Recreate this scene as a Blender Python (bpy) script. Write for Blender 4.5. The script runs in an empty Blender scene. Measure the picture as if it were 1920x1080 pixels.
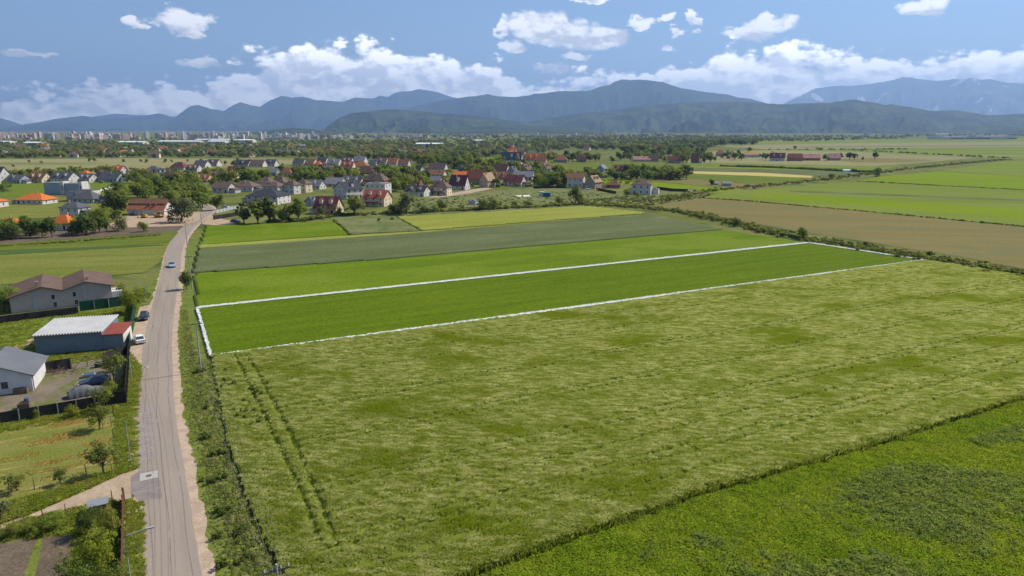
import bpy, bmesh, math, random
import numpy as np
from mathutils import Vector, Matrix

R = math.radians
random.seed(7)
rng = np.random.default_rng(11)
scene = bpy.context.scene
COL = scene.collection

# ------------------------------------------------------------------ camera
H, FPX = 40.0, 1280.0
PITCH = math.atan(298 / 1280)
cam_d = bpy.data.cameras.new('camera')
cam_d.sensor_width = 36.0
cam_d.lens = 36.0 * FPX / 1920.0
cam_d.clip_start, cam_d.clip_end = 0.5, 90000
cam = bpy.data.objects.new('camera', cam_d)
COL.objects.link(cam)
cam.location = (0, 0, H)
cam.rotation_euler = (math.pi / 2 - PITCH, 0, 0)
scene.camera = cam

# ------------------------------------------------------------------ sun, sky, exposure
SUN_EL = R(46)
SUN_AZ = math.atan2(0.885, 0.466)          # clockwise from +Y
sun_d = bpy.data.lights.new('sun', 'SUN')
sun_d.energy = 4.9
sun_d.angle = R(0.5)
sun_d.color = (1.0, 0.94, 0.83)
sun = bpy.data.objects.new('sun', sun_d)
COL.objects.link(sun)
sv = Vector((math.sin(SUN_AZ) * math.cos(SUN_EL), math.cos(SUN_AZ) * math.cos(SUN_EL), math.sin(SUN_EL)))
sun.rotation_euler = sv.to_track_quat('Z', 'Y').to_euler()
sun.location = (0, 0, 500)

scene.view_settings.view_transform = 'Standard'
scene.view_settings.look = 'None'
scene.view_settings.exposure = 0.42
scene.view_settings.gamma = 1.0
scene.render.engine = 'CYCLES'
cy = scene.cycles
cy.use_denoising = True
cy.max_bounces = 6
cy.diffuse_bounces = 3
cy.transparent_max_bounces = 8
cy.volume_bounces = 0
cy.caustics_reflective = cy.caustics_refractive = False
cy.sample_clamp_indirect = 6.0

SKY_STR = 0.088
HAZE_DENSITY = 6.4e-5
HAZE_COLOR = (0.38, 0.60, 1.0)


def pdir(px, py):
    u, v = (px - 960) / FPX, (py - 540) / FPX
    d = Vector((u, math.cos(PITCH) - v * math.sin(PITCH), -math.sin(PITCH) - v * math.cos(PITCH)))
    return d


def at(px, py, z=0.0):
    d = pdir(px, py)
    t = (z - H) / d.z
    return Vector((d.x * t, d.y * t, z))


def scl(py):
    v = (py - 540) / FPX
    return FPX * (math.sin(PITCH) + v * math.cos(PITCH)) / H


def azel(px, py):
    d = pdir(px, py).normalized()
    return math.atan2(d.x, d.y), math.asin(d.z)


FA = math.atan2(0.457, 0.889)               # direction of the long field edges
E1 = Vector((math.cos(FA), math.sin(FA), 0))
E2 = Vector((-math.sin(FA), math.cos(FA), 0))

# world shader -------------------------------------------------------------
world = bpy.data.worlds.new('World')
scene.world = world
world.use_nodes = True
wt = world.node_tree
wt.nodes.clear()


class NT:
    """tiny node-tree builder"""
    def __init__(self, tree):
        self.t = tree

    def n(self, kind, **kw):
        nd = self.t.nodes.new(kind)
        for k, v in kw.items():
            setattr(nd, k, v)
        return nd

    def link(self, a, b):
        self.t.links.new(a, b)

    def put(self, sock, v):
        if isinstance(v, bpy.types.NodeSocket):
            self.link(v, sock)
        elif v is not None:
            sock.default_value = v

    def m(self, op, a, b=None, c=None, clamp=False):
        nd = self.n('ShaderNodeMath', operation=op, use_clamp=clamp)
        self.put(nd.inputs[0], a)
        self.put(nd.inputs[1], b)
        self.put(nd.inputs[2], c)
        return nd.outputs[0]

    def vm(self, op, a, b=None):
        nd = self.n('ShaderNodeVectorMath', operation=op)
        self.put(nd.inputs[0], a)
        self.put(nd.inputs[1], b)
        return nd.outputs[0]

    def smooth(self, v, lo, hi, to0=0.0, to1=1.0):
        nd = self.n('ShaderNodeMapRange', interpolation_type='SMOOTHSTEP')
        for i, x in enumerate((v, lo, hi, to0, to1)):
            self.put(nd.inputs[i], x)
        return nd.outputs[0]

    def lin(self, v, lo, hi, to0=0.0, to1=1.0):
        nd = self.n('ShaderNodeMapRange')
        for i, x in enumerate((v, lo, hi, to0, to1)):
            self.put(nd.inputs[i], x)
        return nd.outputs[0]

    def mix(self, f, a, b, mode='MIX'):
        nd = self.n('ShaderNodeMix', data_type='RGBA', blend_type=mode)
        self.put(nd.inputs[0], f)
        for s, v in ((nd.inputs[6], a), (nd.inputs[7], b)):
            if isinstance(v, (tuple, list)) and len(v) == 3:
                v = (*v, 1)
            self.put(s, v)
        return nd.outputs[2]

    def noise(self, vec, scale, detail=4, rough=0.55, dist=0.0):
        nd = self.n('ShaderNodeTexNoise')
        self.put(nd.inputs['Vector'], vec)
        nd.inputs['Scale'].default_value = scale
        nd.inputs['Detail'].default_value = detail
        nd.inputs['Roughness'].default_value = rough
        nd.inputs['Distortion'].default_value = dist
        return nd.outputs[0]

    def xyz(self, x, y, z):
        nd = self.n('ShaderNodeCombineXYZ')
        for i, v in enumerate((x, y, z)):
            self.put(nd.inputs[i], v)
        return nd.outputs[0]


def build_world():
    w = NT(wt)
    tc = w.n('ShaderNodeTexCoord')
    sep = w.n('ShaderNodeSeparateXYZ')
    w.link(tc.outputs['Generated'], sep.inputs[0])
    x, y, z = sep.outputs
    az = w.m('ARCTAN2', x, y)
    el = w.m('ARCSINE', z)
    sky = w.n('ShaderNodeTexSky', sky_type='NISHITA', sun_disc=False)
    sky.sun_elevation = SUN_EL
    sky.sun_rotation = SUN_AZ
    sky.altitude = 600
    sky.air_density = 1.0
    sky.dust_density = 0.4
    sky.ozone_density = 3.0

    def noise2(v, scale, detail, rough, dist=0.0):
        nd = w.n('ShaderNodeTexNoise', noise_dimensions='2D')
        w.link(v, nd.inputs['Vector'])
        for k_, q in (('Scale', scale), ('Detail', detail), ('Roughness', rough), ('Distortion', dist)):
            nd.inputs[k_].default_value = q
        return nd.outputs[0]

    ae = w.xyz(az, el, 0.0)

    def fields(da, de):
        nd = w.n('ShaderNodeVectorMath', operation='MULTIPLY_ADD')
        w.link(ae, nd.inputs[0])
        nd.inputs[1].default_value = (1.0, 1.75, 1)
        nd.inputs[2].default_value = (da, de * 1.75, 0)
        v = nd.outputs[0]
        n1 = noise2(v, 13.0, 6, 0.52)
        vor = w.n('ShaderNodeTexVoronoi', feature='F1', voronoi_dimensions='2D')
        w.link(v, vor.inputs['Vector'])
        vor.inputs['Scale'].default_value = 46
        vor.inputs['Detail'].default_value = 2.0
        vor.inputs['Roughness'].default_value = 0.5
        b = w.m('MULTIPLY_ADD', vor.outputs['Distance'], -0.20, 0.09)
        return w.m('ADD', n1, b), v
    n0, vec = fields(0.0, 0.0)
    n1, _ = fields(0.009, 0.010)
    soft = noise2(vec, 5.5, 4, 0.6)
    # cloud bank: elevation of its top against azimuth
    prof = [(0, 160), (60, 162), (100, 148), (140, 142), (180, 152), (230, 143), (300, 150), (380, 140), (440, 100), (480, 92),
            (560, 82), (640, 80), (720, 72), (790, 92), (830, 92), (905, 103), (930, 118), (1000, 128), (1060, 132), (1120, 138),
            (1190, 136), (1250, 122), (1330, 104), (1365, 86), (1405, 72), (1450, 92), (1475, 84), (1545, 80), (1600, 84), (1650, 84),
            (1700, 92), (1760, 86), (1820, 88), (1860, 80), (1919, 74)]
    pts = [azel(a, b) for a, b in prof]
    fc = w.n('ShaderNodeFloatCurve')
    cu = fc.mapping.curves[0]
    lo_e, hi_e = 0.0, 0.25
    # the bank goes on all round the horizon
    full = []
    span = pts[-1][0] - pts[0][0]
    for k in range(-3, 4):
        for a, e in pts[::(1 if k == 0 else 2)]:
            aa = a + k * (span + 0.05)
            if k % 2:
                aa = -a + k * (span + 0.05)
            if -math.pi < aa < math.pi:
                full.append((aa, e))
    full.sort()
    full = [(-math.pi, full[0][1])] + full + [(math.pi, full[-1][1])]
    while len(cu.points) > 2:
        cu.points.remove(cu.points[1])
    cu.points[0].location = (0, (full[0][1] - lo_e) / (hi_e - lo_e))
    cu.points[1].location = (1, (full[-1][1] - lo_e) / (hi_e - lo_e))
    for a, e in full[1:-1]:
        cu.points.new((a + math.pi) / (2 * math.pi), (e - lo_e) / (hi_e - lo_e))
    for p_ in cu.points:
        p_.handle_type = 'VECTOR'
    fc.mapping.update()
    w.link(w.lin(az, -math.pi, math.pi), fc.inputs[1])
    top = w.lin(fc.outputs[0], 0, 1, lo_e, hi_e)
    dtop = w.m('SUBTRACT', top, el)
    f_bank = w.m('ADD', w.m('MULTIPLY', dtop, 30.0), w.m('MULTIPLY', w.m('SUBTRACT', n0, 0.49), 2.6))
    mask_b = w.smooth(f_bank, -0.05, 0.42)
    # thin places lower down in the bank
    low = w.smooth(dtop, 0.02, 0.09)
    leftw = w.smooth(az, -0.05, -0.6, 0.25, 1.0)
    hole = w.m('MULTIPLY', w.m('MULTIPLY', low, leftw), w.smooth(soft, 0.40, 0.62))
    mask_b = w.m('MULTIPLY', mask_b, w.m('SUBTRACT', 1.0, w.m('MULTIPLY', hole, 0.28)))
    # single cumulus clouds
    single = [(322, 38, 30, 17), (362, 46, 30, 16), (252, 41, 15, 7), (1005, 47, 52, 27), (1060, 66, 60, 24), (1115, 70, 55, 16),
              (941, 50, 9, 19), (962, 87, 19, 11), (1085, 106, 26, 7), (1440, 46, 40, 16), (1395, 62, 46, 11), (1735, 12, 36, 10),
              (1304, 30, 13, 9), (1245, 34, 15, 7), (1208, 42, 18, 9), (1250, 88, 10, 7), (1110, 0, 28, 6), (1302, 57, 7, 6),
              (1272, 59, 12, 6), (46, 98, 34, 6), (380, 118, 30, 9), (1035, 126, 34, 10)]
    wn = w.n('ShaderNodeTexNoise', noise_dimensions='2D')
    w.link(vec, wn.inputs['Vector'])
    for k_, q in (('Scale', 26.0), ('Detail', 6.0), ('Roughness', 0.62)):
        wn.inputs[k_].default_value = q
    aw = w.vm('ADD', ae, w.vm('MULTIPLY', w.vm('SUBTRACT', wn.outputs['Color'], (0.5, 0.5, 0.5)), (0.050, 0.034, 0.0)))
    S, DY = None, None
    for c in single:
        a, e = azel(c[0], c[1])
        hw, hh = c[2] / 1330.0 * 1.22, c[3] / 1330.0 * 1.28
        nd = w.n('ShaderNodeVectorMath', operation='MULTIPLY_ADD')
        w.link(aw, nd.inputs[0])
        nd.inputs[1].default_value = (1 / hw, 1 / hh, 0)
        nd.inputs[2].default_value = (-a / hw, -e / hh, 0)
        q = w.n('ShaderNodeVectorMath', operation='DOT_PRODUCT')
        w.link(nd.outputs[0], q.inputs[0])
        w.link(nd.outputs[0], q.inputs[1])
        s = w.m('SUBTRACT', 1.0, q.outputs['Value'])
        S = s if S is None else w.m('MAXIMUM', S, s)
        if c[2] > 28:
            dd = w.m('MULTIPLY', w.m('MAXIMUM', s, 0.0), w.m('MULTIPLY_ADD', el, 1 / hh, -e / hh))
            DY = dd if DY is None else w.m('ADD', DY, dd)
    # the same fair-weather clouds above and beside the frame
    far = w.m('MAXIMUM', w.smooth(w.m('ABSOLUTE', az), 0.70, 0.85), w.smooth(el, 0.21, 0.27))
    S = w.m('MAXIMUM', S, w.m('MULTIPLY', w.m('SUBTRACT', w.m('MULTIPLY', soft, far), 0.62), 9.0))
    S = w.m('MAXIMUM', S, -3.0)
    ns = noise2(vec, 17.0, 4.0, 0.5)
    f_s = w.m('ADD', w.m('MULTIPLY', S, 1.5), w.m('MULTIPLY', w.m('SUBTRACT', ns, 0.50), 1.6))
    mask_s = w.m('MULTIPLY', w.smooth(f_s, 0.0, 1.0), w.smooth(S, -0.9, 0.1))
    mask = w.m('MAXIMUM', mask_b, mask_s)
    grad = w.m('MULTIPLY', w.m('SUBTRACT', n0, n1), 5.0)
    relb = w.smooth(dtop, 0.085, -0.012, -0.38, 0.42)
    rels = w.m('MULTIPLY', DY, 1.0)
    isb = w.smooth(mask_b, 0.0, 0.6)
    rel = w.m('ADD', w.m('MULTIPLY', relb, isb), w.m('MULTIPLY', w.m('ADD', rels, 0.22), w.m('SUBTRACT', 1.0, isb)))
    lit = w.m('ADD', w.m('ADD', 0.50, grad), rel, clamp=True)
    k = 1.0 / SKY_STR
    shade = tuple(c * k for c in (1.04, 1.02, 1.05))
    white = tuple(c * k for c in (1.90, 1.82, 1.74))
    ccol = w.mix(lit, shade, white)
    skyc = w.mix(1.0, sky.outputs[0], (0.94, 1.0, 1.06), 'MULTIPLY')
    gain = w.m('MULTIPLY_ADD', isb, 0.64, 0.78)
    ccol = w.mix(1.0, ccol, w.xyz(gain, gain, gain), 'MULTIPLY')
    fin = w.mix(w.m('MULTIPLY', mask, 0.97), skyc, ccol)
    bg = w.n('ShaderNodeBackground')
    bg.inputs[1].default_value = SKY_STR
    w.link(fin, bg.inputs[0])
    out = w.n('ShaderNodeOutputWorld')
    w.link(bg.outputs[0], out.inputs[0])


build_world()
world.cycles.sampling_method = 'MANUAL'
world.cycles.sample_map_resolution = 128

# ------------------------------------------------------------------ helpers
MATS = {}


def x2(c):
    return None if c is None else tuple(a * 1.9 for a in c)


def mat(name, c1, c2=None, scale=0.2, stretch=(1, 1), rot=0.0, detail=5, lo=0.35, hi=0.65, fine=None, fine_amt=0.35, rough=0.9,
        spec=0.02, bump=0.0, bump_scale=3.0, transl=0.0, objrand=0.0, c3=None, scale3=1.0, stretch3=(1, 1), lo3=0.5, hi3=0.62, metallic=0.0,
        bstretch=None):
    if name in MATS:
        return MATS[name]
    if transl:      # thin leaves: half of the light is reflected, half goes through
        c1, c2, c3 = x2(c1), x2(c2), x2(c3)
    m = bpy.data.materials.new(name)
    m.use_nodes = True
    t = m.node_tree
    t.nodes.clear()
    b = NT(t)
    geo = b.n('ShaderNodeNewGeometry')

    def coords(st):
        mp = b.n('ShaderNodeMapping')
        mp.vector_type = 'TEXTURE'
        mp.inputs['Rotation'].default_value = (0, 0, rot)
        mp.inputs['Scale'].default_value = (st[0], st[1], 1)
        b.link(geo.outputs['Position'], mp.inputs['Vector'])
        return mp.outputs[0]
    col = b.n('ShaderNodeRGB')
    col.outputs[0].default_value = (*c1, 1)
    col = col.outputs[0]
    if c2 is not None:
        f = b.smooth(b.noise(coords(stretch), scale, detail, 0.6), lo, hi)
        col = b.mix(f, c1, c2)
    if c3 is not None:
        f = b.smooth(b.noise(coords(stretch3), scale3, 4, 0.6), lo3, hi3)
        col = b.mix(f, col, c3)
    if fine:
        g = b.noise(coords((1, 1)), fine, 3, 0.7)
        g = b.lin(g, 0.25, 0.75, 1 - fine_amt, 1 + fine_amt)
        col = b.mix(1.0, col, b.xyz(g, g, g), 'MULTIPLY')
    if objrand:
        oi = b.n('ShaderNodeObjectInfo')
        g = b.lin(oi.outputs['Random'], 0, 1, 1 - objrand, 1 + objrand)
        g2 = b.lin(b.m('FRACT', b.m('MULTIPLY', oi.outputs['Random'], 7.31)), 0, 1, 1 - objrand * 0.6, 1 + objrand * 0.6)
        col = b.mix(1.0, col, b.xyz(b.m('MULTIPLY', g, g2), g, g2), 'MULTIPLY')
    p = b.n('ShaderNodeBsdfPrincipled')
    b.link(col, p.inputs['Base Color'])
    p.inputs['Roughness'].default_value = rough
    p.inputs['Specular IOR Level'].default_value = spec
    p.inputs['Metallic'].default_value = metallic
    if bump:
        bp = b.n('ShaderNodeBump')
        bp.inputs['Strength'].default_value = 1.0
        bp.inputs['Distance'].default_value = bump
        b.link(b.noise(coords(bstretch or (1, 1)), bump_scale, 4, 0.65), bp.inputs['Height'])
        b.link(bp.outputs[0], p.inputs['Normal'])
    shd = p.outputs[0]
    if transl:
        tr = b.n('ShaderNodeBsdfTranslucent')
        b.link(b.mix(1.0, col, (1.10, 1.05, 0.7), 'MULTIPLY'), tr.inputs[0])
        mx = b.n('ShaderNodeMixShader')
        mx.inputs[0].default_value = 0.5
        b.link(shd, mx.inputs[1])
        b.link(tr.outputs[0], mx.inputs[2])
        shd = mx.outputs[0]
    o = b.n('ShaderNodeOutputMaterial')
    b.link(shd, o.inputs[0])
    MATS[name] = m
    return m


class MB:
    """collects faces; build() links them as one mesh object"""
    def __init__(self):
        self.v, self.f, self.mi = [], [], []

    def face(self, pts, mi=0):
        i = len(self.v)
        self.v.extend([tuple(p) for p in pts])
        self.f.append(tuple(range(i, i + len(pts))))
        self.mi.append(mi)

    def poly(self, vs, fs, mi=0):
        i = len(self.v)
        self.v.extend([tuple(p) for p in vs])
        for f in fs:
            self.f.append(tuple(a + i for a in f))
            self.mi.append(mi)

    def box(self, x0, x1, y0, y1, z0, z1, mi=0, M=None):
        vs = [(x0, y0, z0), (x1, y0, z0), (x1, y1, z0), (x0, y1, z0), (x0, y0, z1), (x1, y0, z1), (x1, y1, z1), (x0, y1, z1)]
        if M is not None:
            vs = [M @ Vector(a) for a in vs]
        self.poly(vs, [(3, 2, 1, 0), (4, 5, 6, 7), (0, 1, 5, 4), (1, 2, 6, 5), (2, 3, 7, 6), (3, 0, 4, 7)], mi)

    def tube(self, pts, r0, r1=None, n=6, mi=0, cap=True):
        pts = [Vector(p) for p in pts]
        r1 = r0 if r1 is None else r1
        k = len(pts)
        i0 = len(self.v)
        for j, p in enumerate(pts):
            d = (pts[min(j + 1, k - 1)] - pts[max(j - 1, 0)]).normalized()
            a = d.orthogonal().normalized()
            c = d.cross(a)
            r = r0 + (r1 - r0) * j / max(1, k - 1)
            for q in range(n):
                g = 2 * math.pi * q / n
                self.v.append(tuple(p + (a * math.cos(g) + c * math.sin(g)) * r))
        for j in range(k - 1):
            for q in range(n):
                a, b_ = i0 + j * n + q, i0 + j * n + (q + 1) % n
                self.f.append((a, b_, b_ + n, a + n))
                self.mi.append(mi)
        if cap:
            self.f.append(tuple(i0 + q for q in range(n))[::-1])
            self.mi.append(mi)
            self.f.append(tuple(i0 + (k - 1) * n + q for q in range(n)))
            self.mi.append(mi)

    def mesh(self, name, mats, smooth=False):
        me = bpy.data.meshes.new(name)
        me.from_pydata(self.v, [], self.f)
        for m in (mats if isinstance(mats, (list, tuple)) else [mats]):
            me.materials.append(m)
        if any(self.mi):
            me.polygons.foreach_set('material_index', self.mi)
        if smooth:
            me.polygons.foreach_set('use_smooth', [True] * len(me.polygons))
        me.update()
        return me

    def build(self, name, mats, parent=None, smooth=False):
        return link(name, self.mesh(name, mats, smooth), parent)


def link(name, data, parent=None):
    o = bpy.data.objects.new(name, data)
    COL.objects.link(o)
    if parent is not None:
        o.parent = parent
    return o


def tag(o, label=None, cat=None, group=None, kind=None):
    if label:
        o['label'] = label
    if cat:
        o['category'] = cat
    if group:
        o['group'] = group
    if kind:
        o['kind'] = kind
    return o


def thing(name, label, cat, loc=(0, 0, 0), rz=0.0, group=None, scale=None):
    o = link(name, None)
    o.location = loc
    o.rotation_euler = (0, 0, rz)
    if scale:
        o.scale = scale
    return tag(o, label, cat, group)


def hash2(ix, iy, s):
    h = (ix.astype(np.int64) * 374761393 + iy.astype(np.int64) * 668265263 + s * 1442695041) & 0x7fffffff
    h = ((h ^ (h >> 13)) * 1274126177) & 0x7fffffff
    return ((h ^ (h >> 16)) & 0xffff) / 65535.0


def vnoise(x, y, s=0):
    ix, iy = np.floor(x), np.floor(y)
    fx, fy = x - ix, y - iy
    fx, fy = fx * fx * (3 - 2 * fx), fy * fy * (3 - 2 * fy)
    a, b = hash2(ix, iy, s), hash2(ix + 1, iy, s)
    c, d = hash2(ix, iy + 1, s), hash2(ix + 1, iy + 1, s)
    return (a * (1 - fx) + b * fx) * (1 - fy) + (c * (1 - fx) + d * fx) * fy


def fbm(x, y, o=5, s=0, g=0.5):
    r, amp, tot = 0, 1.0, 0
    for k in range(o):
        r = r + amp * vnoise(x * 2 ** k + 17.3 * k, y * 2 ** k + 5.1 * k, s + k)
        tot += amp
        amp *= g
    return r / tot


def inside(poly, x, y):
    """vectorised point in polygon"""
    r = np.zeros(len(x), bool)
    n = len(poly)
    for i in range(n):
        x0, y0 = poly[i][0], poly[i][1]
        x1, y1 = poly[(i + 1) % n][0], poly[(i + 1) % n][1]
        c = ((y0 > y) != (y1 > y)) & (x < (x1 - x0) * (y - y0) / (y1 - y0 + 1e-12) + x0)
        r ^= c
    return r


def sample_poly(poly, n, r=None):
    r = r or rng
    xs = [p[0] for p in poly]
    ys = [p[1] for p in poly]
    out = np.zeros((0, 2))
    for _ in range(60):
        a = np.stack([r.uniform(min(xs), max(xs), n * 2), r.uniform(min(ys), max(ys), n * 2)], 1)
        out = np.concatenate([out, a[inside(poly, a[:, 0], a[:, 1])]])
        if len(out) >= n:
            break
    return out[:n]


def dist_line(x, y, pts):
    d = np.full(np.shape(x), 1e9)
    for (x0, y0), (x1, y1) in zip(pts[:-1], pts[1:]):
        vx, vy = x1 - x0, y1 - y0
        t = np.clip(((x - x0) * vx + (y - y0) * vy) / (vx * vx + vy * vy), 0, 1)
        d = np.minimum(d, np.hypot(x - x0 - t * vx, y - y0 - t * vy))
    return d


def W(pts, z=0.0):
    return [at(a, b, z) for a, b in pts]


def sheet(name, pts, m, z, label=None, kind='structure', subdiv=None):
    """flat sheet on the ground through the given ground points"""
    mb = MB()
    mb.face([(p[0], p[1], z) for p in pts])
    o = mb.build(name, m)
    if o.data.polygons[0].normal.z < 0:
        o.data.flip_normals()
    return tag(o, label, None, None, kind)


def grid_obj(name, poly, step, hfun, m, label, ang=FA, kind='structure', skirt=True):
    """raised field surface: grid cells inside poly, height from hfun, side faces down to the ground"""
    ca, sa = math.cos(ang), math.sin(ang)
    P = [(p[0] * ca + p[1] * sa, -p[0] * sa + p[1] * ca) for p in poly]
    x0, x1 = min(p[0] for p in P), max(p[0] for p in P)
    y0, y1 = min(p[1] for p in P), max(p[1] for p in P)
    nx, ny = int((x1 - x0) / step) + 2, int((y1 - y0) / step) + 2
    X, Y = np.meshgrid(x0 + np.arange(nx) * step, y0 + np.arange(ny) * step)
    cx, cyy = X[:-1, :-1] + step / 2, Y[:-1, :-1] + step / 2
    keep = inside(P, cx.ravel(), cyy.ravel()).reshape(cx.shape)
    wx, wy = X * ca - Y * sa, X * sa + Y * ca
    Z = hfun(wx, wy)
    idx = np.arange(nx * ny).reshape(ny, nx)
    jj, ii = np.nonzero(keep)
    F = np.stack([idx[jj, ii], idx[jj, ii + 1], idx[jj + 1, ii + 1], idx[jj + 1, ii]], 1)
    V = np.stack([wx.ravel(), wy.ravel(), Z.ravel()], 1)
    used = np.unique(F)
    rem = np.full(nx * ny, -1)
    rem[used] = np.arange(len(used))
    F = rem[F]
    V = V[used]
    if skirt:
        kp = np.pad(keep, 1)
        extra = []
        for dj, di, c0, c1 in ((0, -1, (1, 0), (0, 0)), (0, 1, (0, 1), (1, 1)), (-1, 0, (0, 0), (0, 1)), (1, 0, (1, 1), (1, 0))):
            edge = keep & ~kp[1 + dj:1 + dj + keep.shape[0], 1 + di:1 + di + keep.shape[1]]
            j, i = np.nonzero(edge)
            extra.append(np.stack([rem[idx[j + c0[0], i + c0[1]]], rem[idx[j + c1[0], i + c1[1]]]], 1))
        ex = np.concatenate(extra)
        lowi = np.unique(ex)
        lm = np.full(len(V), -1)
        lm[lowi] = len(V) + np.arange(len(lowi))
        lv = V[lowi].copy()
        lv[:, 2] = -0.02
        V = np.concatenate([V, lv])
        F = np.concatenate([F, np.stack([ex[:, 1], ex[:, 0], lm[ex[:, 0]], lm[ex[:, 1]]], 1)])
    me = bpy.data.meshes.new(name)
    me.vertices.add(len(V))
    me.vertices.foreach_set('co', V.astype(np.float32).ravel())
    me.loops.add(len(F) * 4)
    me.loops.foreach_set('vertex_index', F.astype(np.int32).ravel())
    me.polygons.add(len(F))
    me.polygons.foreach_set('loop_start', np.arange(len(F), dtype=np.int32) * 4)
    me.polygons.foreach_set('loop_total', np.full(len(F), 4, np.int32))
    me.materials.append(m)
    me.update(calc_edges=True)
    me.validate()
    return tag(link(name, me), label, None, None, kind)


PROTO = bpy.data.collections.new('prototypes')   # never linked to the scene


def proto(name, me):
    o = bpy.data.objects.new(name, me)
    return o


def scatter(name, pts, protos, label, cat, scale, rot=None, kind='stuff'):
    """one 'stuff' object: instances of the prototypes on given points"""
    n = len(pts)
    if len(pts[0]) == 2:
        pts = np.concatenate([pts, np.zeros((n, 1))], 1)
    me = bpy.data.meshes.new(name)
    me.vertices.add(n)
    me.vertices.foreach_set('co', np.asarray(pts, np.float32).ravel())
    rz = rng.uniform(0, 2 * math.pi, n) if rot is None else rot
    a = me.attributes.new('rz', 'FLOAT', 'POINT')
    a.data.foreach_set('value', np.asarray(rz, np.float32))
    a = me.attributes.new('sc', 'FLOAT_VECTOR', 'POINT')
    sc = np.asarray(scale, np.float32)
    if sc.ndim == 1:
        sc = np.stack([sc, sc, sc], 1)
    a.data.foreach_set('vector', sc.ravel())
    a = me.attributes.new('pk', 'INT', 'POINT')
    a.data.foreach_set('value', rng.integers(0, len(protos), n).astype(np.int32))
    o = link(name, me)
    tag(o, label, cat, None, kind)
    ng = bpy.data.node_groups.new(name, 'GeometryNodeTree')
    ng.interface.new_socket('Geometry', in_out='INPUT', socket_type='NodeSocketGeometry')
    ng.interface.new_socket('Geometry', in_out='OUTPUT', socket_type='NodeSocketGeometry')
    N, L = ng.nodes, ng.links
    gi, go = N.new('NodeGroupInput'), N.new('NodeGroupOutput')
    m2p = N.new('GeometryNodeMeshToPoints')
    L.new(gi.outputs[0], m2p.inputs[0])
    iop = N.new('GeometryNodeInstanceOnPoints')
    L.new(m2p.outputs[0], iop.inputs['Points'])
    j = N.new('GeometryNodeGeometryToInstance')
    for p in reversed(protos):
        oi = N.new('GeometryNodeObjectInfo')
        oi.inputs['Object'].default_value = p
        oi.inputs['As Instance'].default_value = True
        L.new(oi.outputs['Geometry'], j.inputs[0])
    if len(protos) == 1:
        L.new(oi.outputs['Geometry'], iop.inputs['Instance'])
    else:
        L.new(j.outputs[0], iop.inputs['Instance'])
        iop.inputs['Pick Instance'].default_value = True
        na = N.new('GeometryNodeInputNamedAttribute')
        na.data_type = 'INT'
        na.inputs[0].default_value = 'pk'
        L.new(na.outputs[0], iop.inputs['Instance Index'])
        # each object info is one instance of the joined list
        N.remove(j)
        jn = N.new('GeometryNodeJoinGeometry')
        for nd in [q for q in N if q.bl_idname == 'GeometryNodeObjectInfo']:
            L.new(nd.outputs['Geometry'], jn.inputs[0])
        L.new(jn.outputs[0], iop.inputs['Instance'])
    nr = N.new('GeometryNodeInputNamedAttribute')
    nr.data_type = 'FLOAT'
    nr.inputs[0].default_value = 'rz'
    cx = N.new('ShaderNodeCombineXYZ')
    L.new(nr.outputs[0], cx.inputs[2])
    L.new(cx.outputs[0], iop.inputs['Rotation'])
    ns = N.new('GeometryNodeInputNamedAttribute')
    ns.data_type = 'FLOAT_VECTOR'
    ns.inputs[0].default_value = 'sc'
    L.new(ns.outputs[0], iop.inputs['Scale'])
    L.new(iop.outputs[0], go.inputs[0])
    md = o.modifiers.new('scatter', 'NODES')
    md.node_group = ng
    return o

# ------------------------------------------------------------------ ground
G_GRASS = mat('meadow', (0.115, 0.128, 0.028), (0.16, 0.162, 0.050), scale=0.012, c3=(0.075, 0.10, 0.03), scale3=0.05, fine=0.8,
              fine_amt=0.25, bump=0.15, bump_scale=1.2)
lines = [0, 120, 250, 400, 600, 900, 1400, 2200, 3500, 6000, 11000, 18000, 26000, 35500]
lines = sorted({-a for a in lines} | set(lines))
mb = MB()
nl = len(lines)
mb.v = [(a, b, 0.0) for b in lines for a in lines]
mb.f = [(j * nl + i, j * nl + i + 1, (j + 1) * nl + i + 1, (j + 1) * nl + i) for j in range(nl - 1) for i in range(nl - 1)]
mb.mi = [0] * len(mb.f)
tag(mb.build('ground', G_GRASS), 'wide flat grassland of the plain reaching to the mountains', kind='structure')

ZL = [0.012]


def fld(name, px, m, label, z=None):
    ZL[0] += 0.004
    ext = []
    for i, (a, b) in enumerate(px):      # fields at the right run on well past the frame
        if a >= 1955:
            for j in ((i - 1) % len(px), (i + 1) % len(px)):
                c, d = px[j]
                if c < 1955:
                    b = b + (b - d) / (a - c) * (2450 - a)
                    a = 2450
                    break
        ext.append((a, max(b, 251.0)))
    px = ext
    return sheet(name, W(px), m, ZL[0] if z is None else z, label)


def crop(name, c1, c2, scale=0.09, st=(7, 1), rot=FA, c3=None, **k):
    kw = dict(fine=1.6, fine_amt=0.30, bump=0.25, bump_scale=1.0, scale3=0.03, lo=0.3, hi=0.7)
    kw.update(k)
    return mat(name, c1, c2, scale=scale, stretch=st, rot=rot, c3=c3, **kw)


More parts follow.
